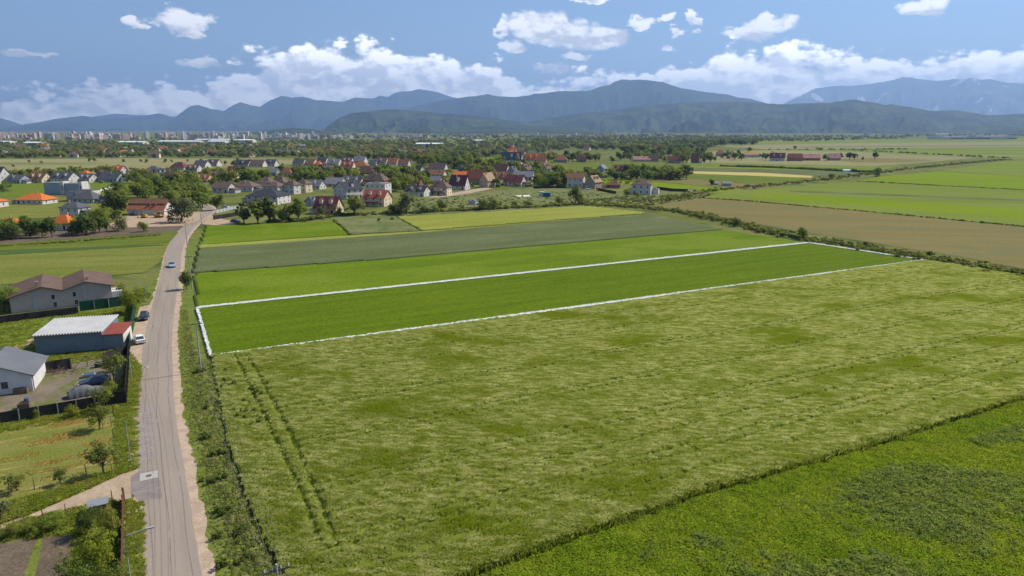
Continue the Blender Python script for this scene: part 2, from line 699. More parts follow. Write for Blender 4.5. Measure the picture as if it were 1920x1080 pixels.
M_GREEN = crop('crop_green', (0.092, 0.142, 0.006), (0.128, 0.185, 0.010), c3=(0.135, 0.185, 0.016))
M_GREEN2 = crop('crop_green_deep', (0.074, 0.120, 0.004), (0.102, 0.148, 0.006), scale=0.42, st=(16, 1), lo=0.32, hi=0.68, fine_amt=0.34)
M_RYE = crop('crop_greygreen', (0.090, 0.110, 0.042), (0.125, 0.142, 0.062), scale=0.05, st=(4, 1), c3=(0.155, 0.170, 0.082), scale3=0.16,
             stretch3=(5, 1.5), lo3=0.55, hi3=0.75)
M_PALE = crop('crop_pale', (0.20, 0.218, 0.032), (0.255, 0.265, 0.055), scale=0.06, st=(5, 1))
M_PLAIN = crop('crop_plain', (0.130, 0.168, 0.020), (0.165, 0.200, 0.032), scale=0.02, st=(8, 1), rot=R(-12))
M_LIME = crop('crop_lime', (0.135, 0.195, 0.005), (0.160, 0.215, 0.008), scale=0.02, st=(8, 1), rot=R(-12))
M_TAN = crop('crop_tan', (0.20, 0.195, 0.085), (0.24, 0.225, 0.10), scale=0.01, st=(8, 1), rot=R(-12))
M_BROWN = crop('soil_stubble', (0.160, 0.136, 0.046), (0.195, 0.162, 0.060), scale=0.08, st=(10, 1), rot=R(-12), c3=(0.15, 0.145, 0.06),
               scale3=0.03)
M_SOIL = mat('soil_dark', (0.115, 0.088, 0.060), (0.15, 0.118, 0.082), scale=0.4, fine=3, bump=0.12, bump_scale=2.5)
M_DIRT = mat('dirt_track', (0.42, 0.31, 0.215), (0.34, 0.255, 0.175), scale=0.35, fine=2.5, fine_amt=0.18, bump=0.05, bump_scale=3)
M_GRAVEL = mat('gravel_shoulder', (0.46, 0.35, 0.25), (0.36, 0.27, 0.19), scale=0.6, fine=5, fine_amt=0.22, bump=0.05, bump_scale=6)
M_ROUGH = mat('rough_grass', (0.13, 0.15, 0.05), (0.19, 0.185, 0.08), scale=0.05, c3=(0.09, 0.12, 0.035), scale3=0.2, fine=1.5, bump=0.2,
              bump_scale=1.5)
M_VERGE = mat('verge_grass', (0.125, 0.16, 0.022), (0.165, 0.185, 0.045), scale=0.25, c3=(0.095, 0.13, 0.025), scale3=0.6, fine=3, bump=0.15,
              bump_scale=3)
M_LEFTF = crop('crop_left', (0.092, 0.122, 0.014), (0.135, 0.160, 0.028), scale=0.3, st=(12, 1), rot=R(12))
M_LEFTM = crop('meadow_left', (0.130, 0.150, 0.024), (0.185, 0.188, 0.046), scale=0.16, st=(10, 1), rot=R(12))
M_DRY = mat('dry_meadow', (0.215, 0.20, 0.085), (0.25, 0.225, 0.105), scale=0.015, stretch=(6, 1), c3=(0.15, 0.17, 0.055), scale3=0.02,
            stretch3=(8, 2), fine=0.5, bump=0.2, bump_scale=0.5)
M_LAWN = mat('mown_lawn', (0.15, 0.165, 0.03), (0.19, 0.18, 0.05), scale=0.3, stretch=(3, 1), rot=FA, c3=(0.38, 0.27, 0.10), scale3=0.8,
             stretch3=(5.0, 0.9), lo3=0.56, hi3=0.72, fine=3, bump=0.08, bump_scale=4)
M_LUSH = mat('lush_grass', (0.105, 0.148, 0.014), (0.135, 0.172, 0.024), scale=0.3, fine=2.5, bump=0.15, bump_scale=3)

# far plain on the right
fld('field', [(1330, 264), (1560, 262), (2050, 258), (2050, 264), (1560, 268), (1330, 272)], M_PLAIN, 'pale green strip of farmland below the far factory')
fld('field', [(1330, 273), (1560, 268.5), (2050, 264.5), (2050, 274), (1700, 278), (1440, 280)], M_TAN, 'tan grain field stretching below the far factory')
fld('field', [(1440, 281), (1700, 278.5), (2050, 274.5), (2050, 302), (1885, 298), (1600, 284)], M_PLAIN, 'wide green field right of the hedge track near the horizon')
fld('field', [(1290, 285), (1440, 281.5), (1600, 284.5), (1830, 296), (1750, 303), (1640, 312), (1290, 305)], M_TAN, 'dry field around the red farm buildings')
fld('field', [(1560, 299), (1640, 296), (1760, 300), (1700, 305), (1600, 305)], M_BROWN, 'brown patch beyond the last farm trees')
fld('field', [(1290, 306), (1640, 313), (1690, 310), (1640, 322), (1290, 314)], M_PLAIN, 'green strip behind the white polytunnel')
fld('field', [(1285, 315), (1640, 323), (1560, 332), (1285, 320)], M_RYE, 'grey green strip in front of the polytunnel')
fld('field', [(1285, 321), (1430, 324), (1525, 330), (1520, 333.5), (1400, 329), (1285, 325)], mat('straw', (0.46, 0.36, 0.12), (0.42, 0.33, 0.12)),
    'narrow straw yellow strip of ripe crop')
fld('field', [(1285, 326), (1400, 330), (1520, 334.5), (1450, 346), (1400, 344), (1285, 334)], M_LEFTF, 'green strip below the yellow crop strip')
fld('field', [(1225, 338), (1290, 335), (1400, 345), (1440, 348), (1400, 356), (1290, 346)], M_BROWN, 'bare brown plot with huts on it')
fld('field', [(1222, 341), (1292, 347), (1398, 357), (1340, 362), (1222, 350)], M_LIME, 'bright green strip beside the square white house')
fld('field', [(905, 296), (940, 294), (937, 308), (905, 308)], M_PLAIN, 'small green paddock among village trees')
fld('field', [(965, 309), (1190, 304), (1280, 310), (1275, 322), (1130, 318), (1060, 324), (965, 318)], M_LEFTF, 'green field between the two rows of village houses')
fld('field', [(1130, 334), (1190, 337), (1185, 345), (1130, 345)], M_LIME, 'green lawn left of the square white house')
fld('field', [(1215, 386), (1250, 379), (1310, 371.5), (1405, 378), (1620, 397), (1960, 430), (1960, 512), (1800, 482), (1640, 456), (1480, 431), (1300, 398)],
    M_BROWN, 'brown stubble field beyond the scrub hedge')
fld('field', [(1312, 371), (1360, 360), (1600, 340.5), (1960, 359), (1960, 429), (1620, 396), (1405, 377)], M_PLAIN, 'pale green field above the brown stubble')
fld('field', [(1425, 362.5), (1600, 371), (1960, 396), (1960, 414), (1640, 388), (1400, 369)], M_LIME, 'bright lime strip within the pale green field')
fld('field', [(1605, 339.5), (1660, 330), (1760, 321), (1960, 334), (1960, 358)], M_LIME, 'bright lime field on the right')
fld('field', [(1765, 320), (1870, 303), (1960, 299), (1960, 333)], M_PLAIN, 'green field at the right edge below the track hedge')
for i, (a0, b0, a1, b1, th, mm, lab) in enumerate([(1480, 267, 2050, 262.5, 1.2, M_LIME, 'thin bright strip below the far factory'), (1500, 275.5, 2050, 270.5, 1.3, M_RYE, 'thin grey green strip in the far tan field'),
        (1650, 284, 2050, 283, 2.2, M_LIME, 'bright band in the wide green field near the horizon'), (1760, 291, 2050, 291, 2.2, M_TAN, 'tan band in the wide green field near the horizon'),
        (1480, 357, 1960, 376, 3.0, M_RYE, 'grey green band across the pale green field'), (1850, 310, 1960, 312, 4.0, M_LIME, 'lime band at the right edge'), (1300, 309, 1640, 316, 1.6, M_GREEN, 'vivid strip behind the polytunnel'),
        (1295, 326.5, 1500, 333, 2.6, M_GREEN, 'vivid strip below the straw yellow crop')]):
    fld('field', [(a0, b0), (a1, b1), (a1, b1 + th), (a0, b0 + th)], mm, lab)
# far plain on the left
fld('field', [(-60, 298.5), (200, 296.5), (480, 296.5), (700, 299), (640, 304), (470, 312), (330, 319), (200, 330), (-60, 347)], M_DRY,
    'dry tan meadow between far suburb and village')
fld('field', [(-60, 344), (300, 340), (240, 362), (160, 364), (-60, 372)], M_LUSH, 'green paddock around the modern grey house')
fld('field', [(-60, 380), (240, 382), (250, 402), (-60, 415)], M_LEFTM, 'meadow between the orange roofed bungalows')
fld('field', [(-60, 440), (210, 425), (345, 424), (330, 436), (300, 437), (-60, 462)], M_SOIL, 'narrow ploughed brown strip behind left fields')
fld('field', [(-60, 462), (300, 437.5), (335, 435), (318, 455), (-60, 482)], M_LEFTF, 'green crop strip left of the road')
fld('field', [(-60, 482.5), (318, 455.5), (300, 492), (270, 512), (-60, 540)], M_LEFTM, 'pale mown meadow left of the road')
fld('field', [(-60, 472), (300, 459), (312, 461), (-60, 483)], crop('crop_dark', (0.055, 0.095, 0.02), (0.075, 0.115, 0.03)), 'dark green crop strip left of the road')
# rough ground between crop fields and village
fld('meadow', [(600, 404), (720, 397), (830, 392), (1080, 381), (1220, 366), (1300, 352), (1330, 366), (1210, 388), (1100, 388), (900, 398), (740, 406), (640, 416)],
    M_ROUGH, 'rough meadow between crop fields and village')
fld('meadow', [(735, 397), (760, 372), (900, 360), (1010, 352), (1100, 356), (1190, 366), (1090, 382), (850, 392)], M_ROUGH,
    'grassy open slope in front of the village houses')
fld('dirt_path', [(800, 370), (850, 362), (905, 352), (925, 354), (880, 363), (820, 371)], M_DIRT, 'curving dirt path by the half built cream house')
fld('dirt_yard', [(245, 402), (380, 398), (372, 414), (345, 424), (210, 428), (205, 420)], M_DIRT, 'dusty dirt yard in front of the long red barn')
fld('dirt_yard', [(378, 421), (395, 404), (420, 412), (445, 416), (440, 422), (400, 423)], M_DIRT, 'dirt turning place beside the road bend')
fld('sand_patch', [(965, 367), (995, 365.5), (998, 368.5), (975, 369.5)], mat('sand', (0.62, 0.58, 0.50)), 'pale sand patch on the grassy slope')

# ------------------------------------------------------------------ raised crops
def hcrop(base, amp, sc, seed, grooves=()):
    def f(x, y):
        u, v = x * E1.x + y * E1.y, x * E2.x + y * E2.y
        z = base + amp * (fbm(u / sc * 0.35, v / sc, 3, seed) - 0.5) + 0.06 * (hash2(np.round(x * 7), np.round(y * 7), seed) - 0.5)
        for pts, wd, dep in grooves:
            z = z - dep * np.clip(1.25 - dist_line(x, y, pts) / wd, 0, 1)
        return np.maximum(z, 0.03)
    return f


plot = W([(370, 580), (1515, 457), (1735, 490), (396, 672)])
rows = []
v0 = plot[3].dot(E2)
grid_obj('crop_field', plot, 0.7, hcrop(0.38, 0.12, 5, 3), M_GREEN2, 'deep green crop plot inside the drawn white outline')
grid_obj('crop_field', W([(364, 514), (700, 489), (1357, 432), (1513, 456), (368, 578)]), 1.0, hcrop(0.22, 0.08, 6, 4), M_GREEN,
         'bright green crop strip beyond the drawn white outline')
grid_obj('crop_field', W([(372, 467), (800, 437), (1213, 402), (1355, 431), (700, 488), (360, 513)]), 1.0, hcrop(0.40, 0.12, 6, 5), M_RYE,
         'grey green rye field strip')
grid_obj('crop_field', W([(372, 460), (655, 442), (830, 432), (1212, 401), (800, 436.5), (372, 466.5)]), 1.0, hcrop(0.20, 0.06, 6, 6), M_PALE,
         'thin yellow green strip above the rye')
grid_obj('crop_field', W([(385, 424), (625, 415), (654, 440), (374, 459)]), 1.2, hcrop(0.20, 0.06, 6, 7), M_GREEN,
         'small bright green crop field by the road bend')
grid_obj('crop_field', W([(742, 407), (900, 399), (1100, 387), (1214, 400), (790, 433)]), 1.2, hcrop(0.35, 0.12, 6, 8), M_PALE,
         'pale yellow green barley field below the meadow')
fld('rough_plot', [(627, 415), (741, 406), (788, 433), (656, 440)], M_ROUGH, 'fallow grass plot between two green fields')

# barley in the foreground: real wheel tracks pressed into it
BAR = W([(398, 674), (1100, 581), (1730, 492), (1830, 506), (2040, 545), (2290, 590), (2290, 628), (2040, 708), (1920, 747), (1640, 836), (1300, 932), (1000, 1036), (820, 1102), (600, 1140), (545, 1115),
         (522, 1062), (490, 1000), (462, 930), (434, 850), (415, 760)])
tr1 = [tuple(at(a, b).xy) for a, b in ((440, 672), (470, 735), (505, 810), (545, 890), (575, 960), (598, 1025))]
tr2 = [tuple(at(a, b).xy) for a, b in ((462, 672), (505, 745), (548, 830), (590, 925), (615, 985), (630, 1030))]
GROOVES = [(tr1, 0.40, 0.50), (tr2, 0.40, 0.50)]
starts = [(470, 722), (515, 790), (575, 905), (640, 1000), (720, 1075), (1000, 1020)]
cbase = at(600, 930)
for vv, offs in ((8.5, (0,)), (13.0, (0,)), (20.0, (-0.8,)), (31.5, (-0.85, 0.85)), (43.8, (-0.85, 0.85)), (56.0, (-0.9, 0.9)), (62.0, (0,)), (67.3, (-0.9, 0.9)), (72.0, (0.0,))):
    for off in offs:
        # tramlines run along the field
        c = at(396, 672) - E2 * (vv + off)
        a, b_ = c + E1 * 5.0, c + E1 * 235
        if vv > 0:
            GROOVES.append(([tuple(a.xy), tuple(b_.xy)], 0.26, 0.40))
EDGE_DITCH = [tuple(at(a, b).xy) for a, b in ((398, 676), (404, 720), (413, 760), (432, 850), (460, 930), (490, 1000), (522, 1072), (545, 1115))]
M_BARLEY_BASE = mat('barley_under', (0.115, 0.145, 0.014), (0.145, 0.170, 0.026), scale=0.12, stretch=(4, 1), rot=FA, fine=2, fine_amt=0.25, bump=0.05, bump_scale=2)
hb = hcrop(0.72, 0.20, 7, 9, GROOVES)
grid_obj('barley_field', BAR, 0.30, hb, M_BARLEY_BASE, 'wide pale green barley field in the foreground')

# clover field bottom right
CLOV = W([(780, 1140), (1000, 1044), (1300, 940), (1640, 844), (1920, 757), (2060, 712), (2320, 627), (2700, 640), (2700, 1140)])
M_CLOVER = mat('clover_under', (0.080, 0.120, 0.010), (0.11, 0.15, 0.016), scale=0.12, c3=(0.055, 0.09, 0.022), scale3=0.09, fine=2.5, fine_amt=0.4, bump=0.2, bump_scale=2.5)
tag(grid_obj('clover_field', CLOV, 0.5, lambda x, y: 0.10 + 0.16 * fbm(x / 2.5, y / 2.5, 4, 21), M_CLOVER, 'lush low clover field in the bottom right corner'))
edge = W([(780, 1130), (900, 1078), (1300, 934), (1640, 838), (1920, 750), (2040, 708), (2300, 625)])
mbe = MB()
for a, b_ in zip(edge[:-1], edge[1:]):
    n = Vector((b_.y - a.y, a.x - b_.x, 0)).normalized()
    mbe.face([a, b_, b_ + n * 1.2, a + n * 1.2])
for i in range(len(mbe.v)):
    mbe.v[i] = (*mbe.v[i][:2], 0.02)
o = mbe.build('path', M_SOIL)
tag(o, 'bare soil furrow between barley and clover', kind='structure')

# ------------------------------------------------------------------ road
def catmull(pts, n=8):
    out = []
    P = [pts[0]] + list(pts) + [pts[-1]]
    for i in range(1, len(P) - 2):
        for k in range(n):
            t = k / n
            a, b, c, d = P[i - 1], P[i], P[i + 1], P[i + 2]
            out.append(0.5 * ((2 * b) + (c - a) * t + (2 * a - 5 * b + 4 * c - d) * t * t + (3 * b - a - 3 * c + d) * t ** 3))
    out.append(P[-2])
    return out


ROADC = catmull(W([(345, 1300), (322, 1085), (305, 900), (293, 780), (294, 700), (296, 640), (304, 590), (313, 545), (322, 500), (327, 470), (341, 440), (366, 415), (389, 399),
                   (392, 392), (384, 386), (372, 380)]))


def ribbon(name, line, wl, wr, z, m, label, jit=0.0, seed=0):
    r = random.Random(seed)
    mb = MB()
    rows = []
    for i, p in enumerate(line):
        d = (line[min(i + 1, len(line) - 1)] - line[max(i - 1, 0)])
        n = Vector((-d.y, d.x, 0)).normalized()       # to the left of travel
        a = wl + (r.uniform(-jit, jit) if jit else 0)
        b = wr + (r.uniform(-jit, jit) if jit else 0)
        rows.append((p + n * a, p - n * b))
    for (a, b), (c, d) in zip(rows[:-1], rows[1:]):
        mb.poly([(b.x, b.y, z), (d.x, d.y, z), (c.x, c.y, z), (a.x, a.y, z)], [(0, 1, 2, 3)])
    return tag(mb.build(name, m), label, kind='structure')


def densify(line, step):
    out = []
    for a, b in zip(line[:-1], line[1:]):
        n = max(1, int((b - a).length / step))
        out += [a + (b - a) * (k / n) for k in range(n)]
    return out + [line[-1]]


RD = densify(ROADC, 1.2)
M_ASPH = mat('asphalt_worn', (0.300, 0.250, 0.203), (0.270, 0.225, 0.184), scale=0.25, stretch=(1, 9), rot=FA, fine=6, fine_amt=0.10, rough=0.85,
             c3=(0.255, 0.213, 0.175), scale3=0.5, stretch3=(0.6, 14), lo3=0.5, hi3=0.7)
ribbon('road_shoulder', RD, 2.85, 3.55, 0.030, M_GRAVEL, 'sandy gravel shoulder along the road', 0.30, 3)
ribbon('road', RD, 2.45, 2.45, 0.045, M_ASPH, 'worn grey brown asphalt road running to the village', 0.05, 4)
M_TAR = mat('tar_seam', (0.19, 0.16, 0.145), fine=3)
M_PATCH = mat('asphalt_dark', (0.20, 0.170, 0.155), (0.25, 0.21, 0.19), scale=0.8, fine=5, fine_amt=0.15)
near = [p for p in RD if 45 < p.y < 190]
for off in (-0.15, 1.5, -1.75):
    mb = MB()
    prev = None
    for i, p in enumerate(near):
        d = near[min(i + 1, len(near) - 1)] - near[max(i - 1, 0)]
        n = Vector((-d.y, d.x, 0)).normalized()
        q = p + n * (off + 0.10 * math.sin(i * 0.37 + off))
        if prev and random.random() < 0.93:
            a, na = prev
            wd = random.uniform(0.025, 0.055)
            mb.poly([a + na * wd, a - na * wd, q - n * wd, q + n * wd], [(0, 1, 2, 3)])
        prev = (q, n)
    mb.v = [(x, y, 0.052) for x, y, z in mb.v]
    tag(mb.build('tar_seam', M_TAR), 'thin tar seam running along the asphalt', kind='structure')
# asphalt widening with dark repair and concrete manhole at the junction
sheet('road_apron', W([(245, 893), (262, 884), (285, 882), (300, 900), (305, 935), (262, 940), (246, 925)]), M_PATCH, 0.049, 'dark asphalt repair at the track junction')
sheet('road_apron', W([(258, 790), (262, 760), (285, 760), (290, 865), (262, 866)]), mat('asphalt_mid', (0.25, 0.21, 0.19), (0.29, 0.24, 0.215), scale=0.7, fine=4), 0.0475,
      'ribbed darker asphalt patch on the left lane')
sheet('parking_pad', W([(243, 662), (245, 640), (254, 605), (262, 575), (292, 570), (290, 610), (278, 655), (272, 690), (262, 682)]), M_GRAVEL, 0.033,
      'dusty gravel parking pad left of the road')
sheet('dirt_track', W([(-60, 1000), (0, 985), (70, 960), (150, 925), (215, 895), (255, 876), (262, 884), (248, 905), (246, 934), (200, 944), (120, 971), (60, 992), (-60, 1026)]), M_DIRT, 0.036,
      'pale dirt side track joining the road')
M_CONC = mat('concrete', (0.42, 0.385, 0.34), (0.35, 0.32, 0.285), scale=2, fine=8, fine_amt=0.12)
M_IRON = mat('cast_iron', (0.12, 0.105, 0.095), fine=10)
for (a, b, sz, lab) in ((279, 893, 1.0, 'square concrete manhole slab with round iron lid at the track junction'),
                        (272, 689, 0.62, 'small pale manhole slab on the left road edge'),
                        (287, 612, 0.55, 'small worn manhole slab near the parked cars')):
    c = at(a, b)
    t = thing('manhole', lab, 'manhole', (c.x, c.y, 0.05), FA)
    mb = MB()
    mb.box(-sz * 0.95, sz * 0.95, -sz, sz, 0, 0.03)
    mb.build('slab', M_CONC, t)
    mb = MB()
    mb.tube([(0, 0, 0.0), (0, 0, 0.045)], 0.33, n=14)
    mb.build('lid', M_IRON, t)

# left gardens
sheet('lawn', W([(-60, 806), (0, 796), (213, 759), (238, 757), (215, 890), (150, 918), (70, 948), (-60, 990)]), M_LAWN, 0.028, 'mown orchard lawn with dry hay rows')
sheet('lawn', W([(213, 757), (243, 660), (268, 684), (258, 780), (262, 885), (216, 892)]), M_LUSH, 0.0285, 'green roadside strip beside the dark fence')
sheet('lawn', W([(235, 935), (268, 940), (272, 1100), (236, 1100)]), M_LUSH, 0.0285, 'narrow green strip beside the rusty fence post')
sheet('lawn', W([(-60, 600), (60, 592), (260, 572), (250, 640), (240, 660), (60, 672), (-60, 672)]), M_LUSH, 0.027, 'green grass around the long shed')
sheet('yard', W([(-60, 700), (60, 692), (240, 660), (238, 756), (213, 757), (-60, 805)]), mat('yard_dirt', (0.155, 0.125, 0.088), (0.20, 0.165, 0.115), scale=0.3,
      c3=(0.115, 0.135, 0.04), scale3=0.25, lo3=0.5, hi3=0.6, fine=4), 0.0275, 'trampled dirt yard behind the dark fence')
sheet('dirt_path', W([(-60, 668), (15, 655), (60, 634), (92, 630), (100, 636), (62, 648), (10, 664), (-60, 680)]), M_DIRT, 0.032, 'pale dirt path behind the grey roofed house')
sheet('garden_bed', W([(-60, 1040), (0, 1020), (125, 995), (135, 1010), (120, 1100), (-60, 1130)]), M_SOIL, 0.030, 'dug brown vegetable bed')
sheet('garden_lawn', W([(-60, 1010), (60, 985), (200, 940), (240, 935), (238, 1100), (120, 1100), (133, 1000), (-60, 1036)]), M_VERGE, 0.0265, 'rough garden grass around the vegetable bed')
sheet('garden_row', W([(40, 1095), (62, 1030), (72, 1008), (80, 1008), (75, 1040), (62, 1095)]), M_VERGE, 0.034, 'green seedling row across the vegetable bed')
VERGE = W([(400, 1300), (378, 1090), (352, 900), (336, 770), (330, 700), (328, 650), (332, 600), (340, 545), (345, 500), (348, 470), (362, 440), (376, 428), (372, 460), (360, 514), (366, 580), (397, 674), (413, 760), (434, 850),
           (462, 930), (492, 1000), (520, 1060), (600, 1300)])
sheet('verge', VERGE, M_VERGE, 0.0265, 'overgrown grassy verge between road and fields')
sheet('verge', W([(262, 575), (275, 540), (300, 500), (312, 470), (318, 470), (310, 500), (296, 545), (284, 572)]), M_VERGE, 0.0265, 'grassy left verge of the road')

# ------------------------------------------------------------------ mountains
def ridge(name, label, prof, dist, front, m, rel=0.5, seed=0, cols=420, rowsn=64, back=0.5, rough=0.05, crest_var=0.12):
    az = np.array([math.atan2(*(pdir(a, b).xy)) for a, b in prof])
    tel = np.array([pdir(a, b).z / math.hypot(pdir(a, b).x, pdir(a, b).y) for a, b in prof])
    A = np.linspace(az[0], az[-1], cols)
    T = np.interp(A, az, tel)
    # crest distance wanders so that spurs step towards the viewer
    D = dist * (1 + crest_var * (fbm(A * 14, A * 0 + seed, 3, seed) - 0.5))
    hc = H + T * D
    hc = np.maximum(hc, 2) + (fbm(A * 90, A * 0 + 3, 4, seed + 5) - 0.5) * rough * np.maximum(hc, 0)
    s = np.linspace(0, 1 + back, rowsn)
    S, AA = np.meshgrid(s, A, indexing='ij')
    DD, HC = np.broadcast_to(D, S.shape), np.broadcast_to(hc, S.shape)
    rr = DD - front * (1 - S)
    X, Y = np.sin(AA) * rr, np.cos(AA) * rr
    up = np.clip(S, 0, 1)
    prof_h = np.where(S <= 1, up ** 1.25, 1 - (S - 1) / back * 1.05)
    sc = front * 0.42
    n1 = 1 - np.abs(2 * fbm(X / sc, Y / sc, 5, seed + 11) - 1)
    n2 = fbm(X / (sc * 0.3), Y / (sc * 0.3), 4, seed + 17)
    spur = 1 - np.abs(2 * fbm(AA * (dist / front) * 9.0 + seed * 3.7, S * 1.6, 4, seed + 23) - 1)
    carve = rel * ((1 - spur) * 0.75 + (1 - n1) * 0.7 + (n2 - 0.5) * 0.35) * np.sin(np.pi * np.clip(up, 0, 1)) ** 0.8
    Z = HC * np.clip(prof_h - carve * (S < 1.0), -0.02, 2)
    Z[0] = -0.5
    V = np.stack([X, Y, Z], -1).reshape(-1, 3)
    idx = np.arange(V.shape[0]).reshape(S.shape)
    F = np.stack([idx[:-1, :-1], idx[:-1, 1:], idx[1:, 1:], idx[1:, :-1]], -1).reshape(-1, 4)[:, ::-1]
    me = bpy.data.meshes.new(name)
    me.from_pydata(V.tolist(), [], F.tolist())
    me.materials.append(m)
    me.polygons.foreach_set('use_smooth', [True] * len(me.polygons))
    me.update()
    return tag(link(name, me), label, None, None, 'structure')


def forest_mat(name, a, b, c=None, sc=0.004, bump=18, lo3=0.62, hi3=0.68):
    return mat(name, a, b, scale=sc, detail=7, fine=0.03, fine_amt=0.45, bump=bump, bump_scale=0.02, c3=c, scale3=0.0013, lo3=lo3, hi3=hi3)


MF1 = forest_mat('forest_near', (0.020, 0.032, 0.012), (0.066, 0.084, 0.028), (0.14, 0.15, 0.06), sc=0.0028, lo3=0.68, hi3=0.72)
MF2 = forest_mat('forest_mid', (0.016, 0.026, 0.014), (0.052, 0.062, 0.026), (0.15, 0.16, 0.09), sc=0.0011, bump=60, lo3=0.68, hi3=0.72)
MF3 = mat('rock_snow', (0.10, 0.11, 0.10), (0.17, 0.165, 0.15), scale=0.001, detail=7, c3=(0.85, 0.86, 0.90), scale3=0.0011, stretch3=(1, 1), lo3=0.60, hi3=0.64,
          fine=0.006, fine_amt=0.4, bump=80, bump_scale=0.004)
ridge('mountain_range', 'faint far blue hills at the left edge', [(-200, 232), (-60, 214), (0, 221), (22, 227), (48, 236), (90, 231), (130, 226), (180, 218), (215, 213), (270, 216), (310, 218),
      (345, 219), (400, 226), (460, 244)], 27500, 7000, MF2, seed=1)
ridge('mountain_range', 'blue mountain chain with sharp wooded peaks on the left', [(-260, 238), (-100, 246), (0, 241), (60, 231), (110, 222), (155, 217), (192, 222), (240, 220), (275, 216), (297, 212), (328, 221),
      (345, 207), (358, 199), (371, 197), (395, 204), (420, 208), (436, 198), (450, 191), (470, 197), (488, 200), (505, 188), (528, 179), (548, 184), (567, 181), (590, 187), (625, 190), (645, 191),
      (665, 184), (700, 184), (712, 179), (728, 181), (745, 173), (785, 168), (810, 171), (840, 180), (880, 188), (960, 200), (1050, 215), (1150, 246)], 22000, 7500, MF2, rel=1.0, seed=2, cols=700)
ridge('mountain_range', 'high blue central mountain with ski runs', [(640, 246), (700, 224), (760, 205), (800, 193), (840, 187), (890, 180), (914, 177), (940, 181), (965, 183), (1000, 176), (1060, 171), (1106, 170),
      (1125, 163), (1145, 157), (1166, 149), (1185, 150), (1215, 151), (1240, 153), (1262, 160), (1285, 166), (1310, 171), (1335, 174), (1360, 176), (1385, 183), (1410, 186), (1440, 194), (1520, 206),
      (1640, 222), (1760, 247)], 16500, 5500, MF2, rel=1.0, seed=3, cols=640)
ridge('mountain_range', 'distant pale massif with snow patches on the right', [(1440, 216), (1470, 194), (1495, 181), (1530, 166), (1560, 161), (1600, 161), (1640, 156), (1668, 151), (1695, 145), (1722, 148), (1760, 152),
      (1785, 149), (1815, 146), (1838, 150), (1856, 148), (1890, 155), (1930, 158), (2000, 150), (2120, 170), (2240, 200)], 30500, 8000, MF3, rel=0.7, seed=4, cols=420, rough=0.03)
ridge('forest_hill', 'dark wooded hill right of the city', [(575, 249), (606, 244), (618, 233), (636, 221), (660, 212), (700, 207), (742, 205), (780, 208), (830, 213), (880, 216), (930, 222), (1000, 232), (1080, 247)], 9600,
      3400, MF1, rel=0.75, seed=5, cols=420)
ridge('forest_hill', 'long dark wooded ridge across the right half', [(820, 250), (870, 240), (950, 236), (1030, 222), (1090, 212), (1150, 206), (1200, 199), (1250, 195), (1300, 192), (1345, 192), (1375, 190), (1420, 192),
      (1460, 196), (1500, 194), (1560, 192), (1600, 187), (1630, 191), (1660, 197), (1672, 195), (1700, 200), (1745, 208), (1790, 206), (1830, 212), (1850, 216), (1890, 214), (1960, 213), (2100, 222), (2240, 226), (2330, 247)], 10400, 3800, MF1,
      rel=0.85, seed=6, cols=720)
ridge('forest_hill', 'low dark wooded knoll behind the city blocks', [(418, 250), (470, 247), (510, 243), (545, 240), (575, 241), (605, 245), (640, 250)], 7000, 1400, MF1, rel=0.2, seed=7, cols=160, rowsn=24)
ridge('forest_hill', 'low dark foothill below the central ridge', [(820, 247), (845, 243), (880, 238), (930, 234), (980, 234), (1040, 238), (1100, 243), (1140, 248)], 7400, 1600, MF1, rel=0.25, seed=8, cols=240, rowsn=24)

# ------------------------------------------------------------------ haze
mb = MB()
mb.box(-36500, 36500, -36500, 36500, -1.5, 2480)
hz = bpy.data.materials.new('haze_air')
hz.use_nodes = True
hz.node_tree.nodes.clear()
pv = hz.node_tree.nodes.new('ShaderNodeVolumePrincipled')
pv.inputs['Color'].default_value = (*HAZE_COLOR, 1)
pv.inputs['Density'].default_value = HAZE_DENSITY
pv.inputs['Anisotropy'].default_value = 0.2
om = hz.node_tree.nodes.new('ShaderNodeOutputMaterial')
hz.node_tree.links.new(pv.outputs[0], om.inputs['Volume'])
tag(mb.build('haze', hz), 'thin blue summer haze filling the air over the plain', None, None, 'stuff')

# ------------------------------------------------------------------ buildings
WALLS = {
    'white': mat('plaster_white', (0.60, 0.57, 0.53), (0.52, 0.50, 0.46), scale=0.5, fine=2, fine_amt=0.06),
    'cream': mat('plaster_cream', (0.66, 0.55, 0.38), (0.60, 0.50, 0.34), scale=0.5, fine=2, fine_amt=0.06),
    'grey': mat('plaster_grey', (0.42, 0.43, 0.44), (0.37, 0.38, 0.39), scale=0.5, fine=2, fine_amt=0.06),
    'bluegrey': mat('plaster_bluegrey', (0.33, 0.38, 0.42), (0.29, 0.34, 0.38), scale=0.5, fine=2, fine_amt=0.06),
    'tan': mat('plaster_tan', (0.36, 0.31, 0.23), (0.31, 0.26, 0.19), scale=0.5, fine=2, fine_amt=0.08),
    'brick': mat('brick_wall', (0.34, 0.17, 0.11), (0.29, 0.14, 0.09), scale=0.8, fine=3, fine_amt=0.12),
    'taupe': mat('plaster_taupe', (0.42, 0.35, 0.32), (0.47, 0.39, 0.355), scale=0.25, fine=1.5, fine_amt=0.07),
    'sand': mat('plaster_sand', (0.52, 0.42, 0.28), (0.46, 0.37, 0.25), scale=0.5, fine=2, fine_amt=0.08),
}


def roofm(n, c):
    return mat('roof_' + n, c, tuple(a * 0.82 for a in c), scale=0.7, fine=2.5, fine_amt=0.14, rough=0.7, bump=0.03, bump_scale=5)


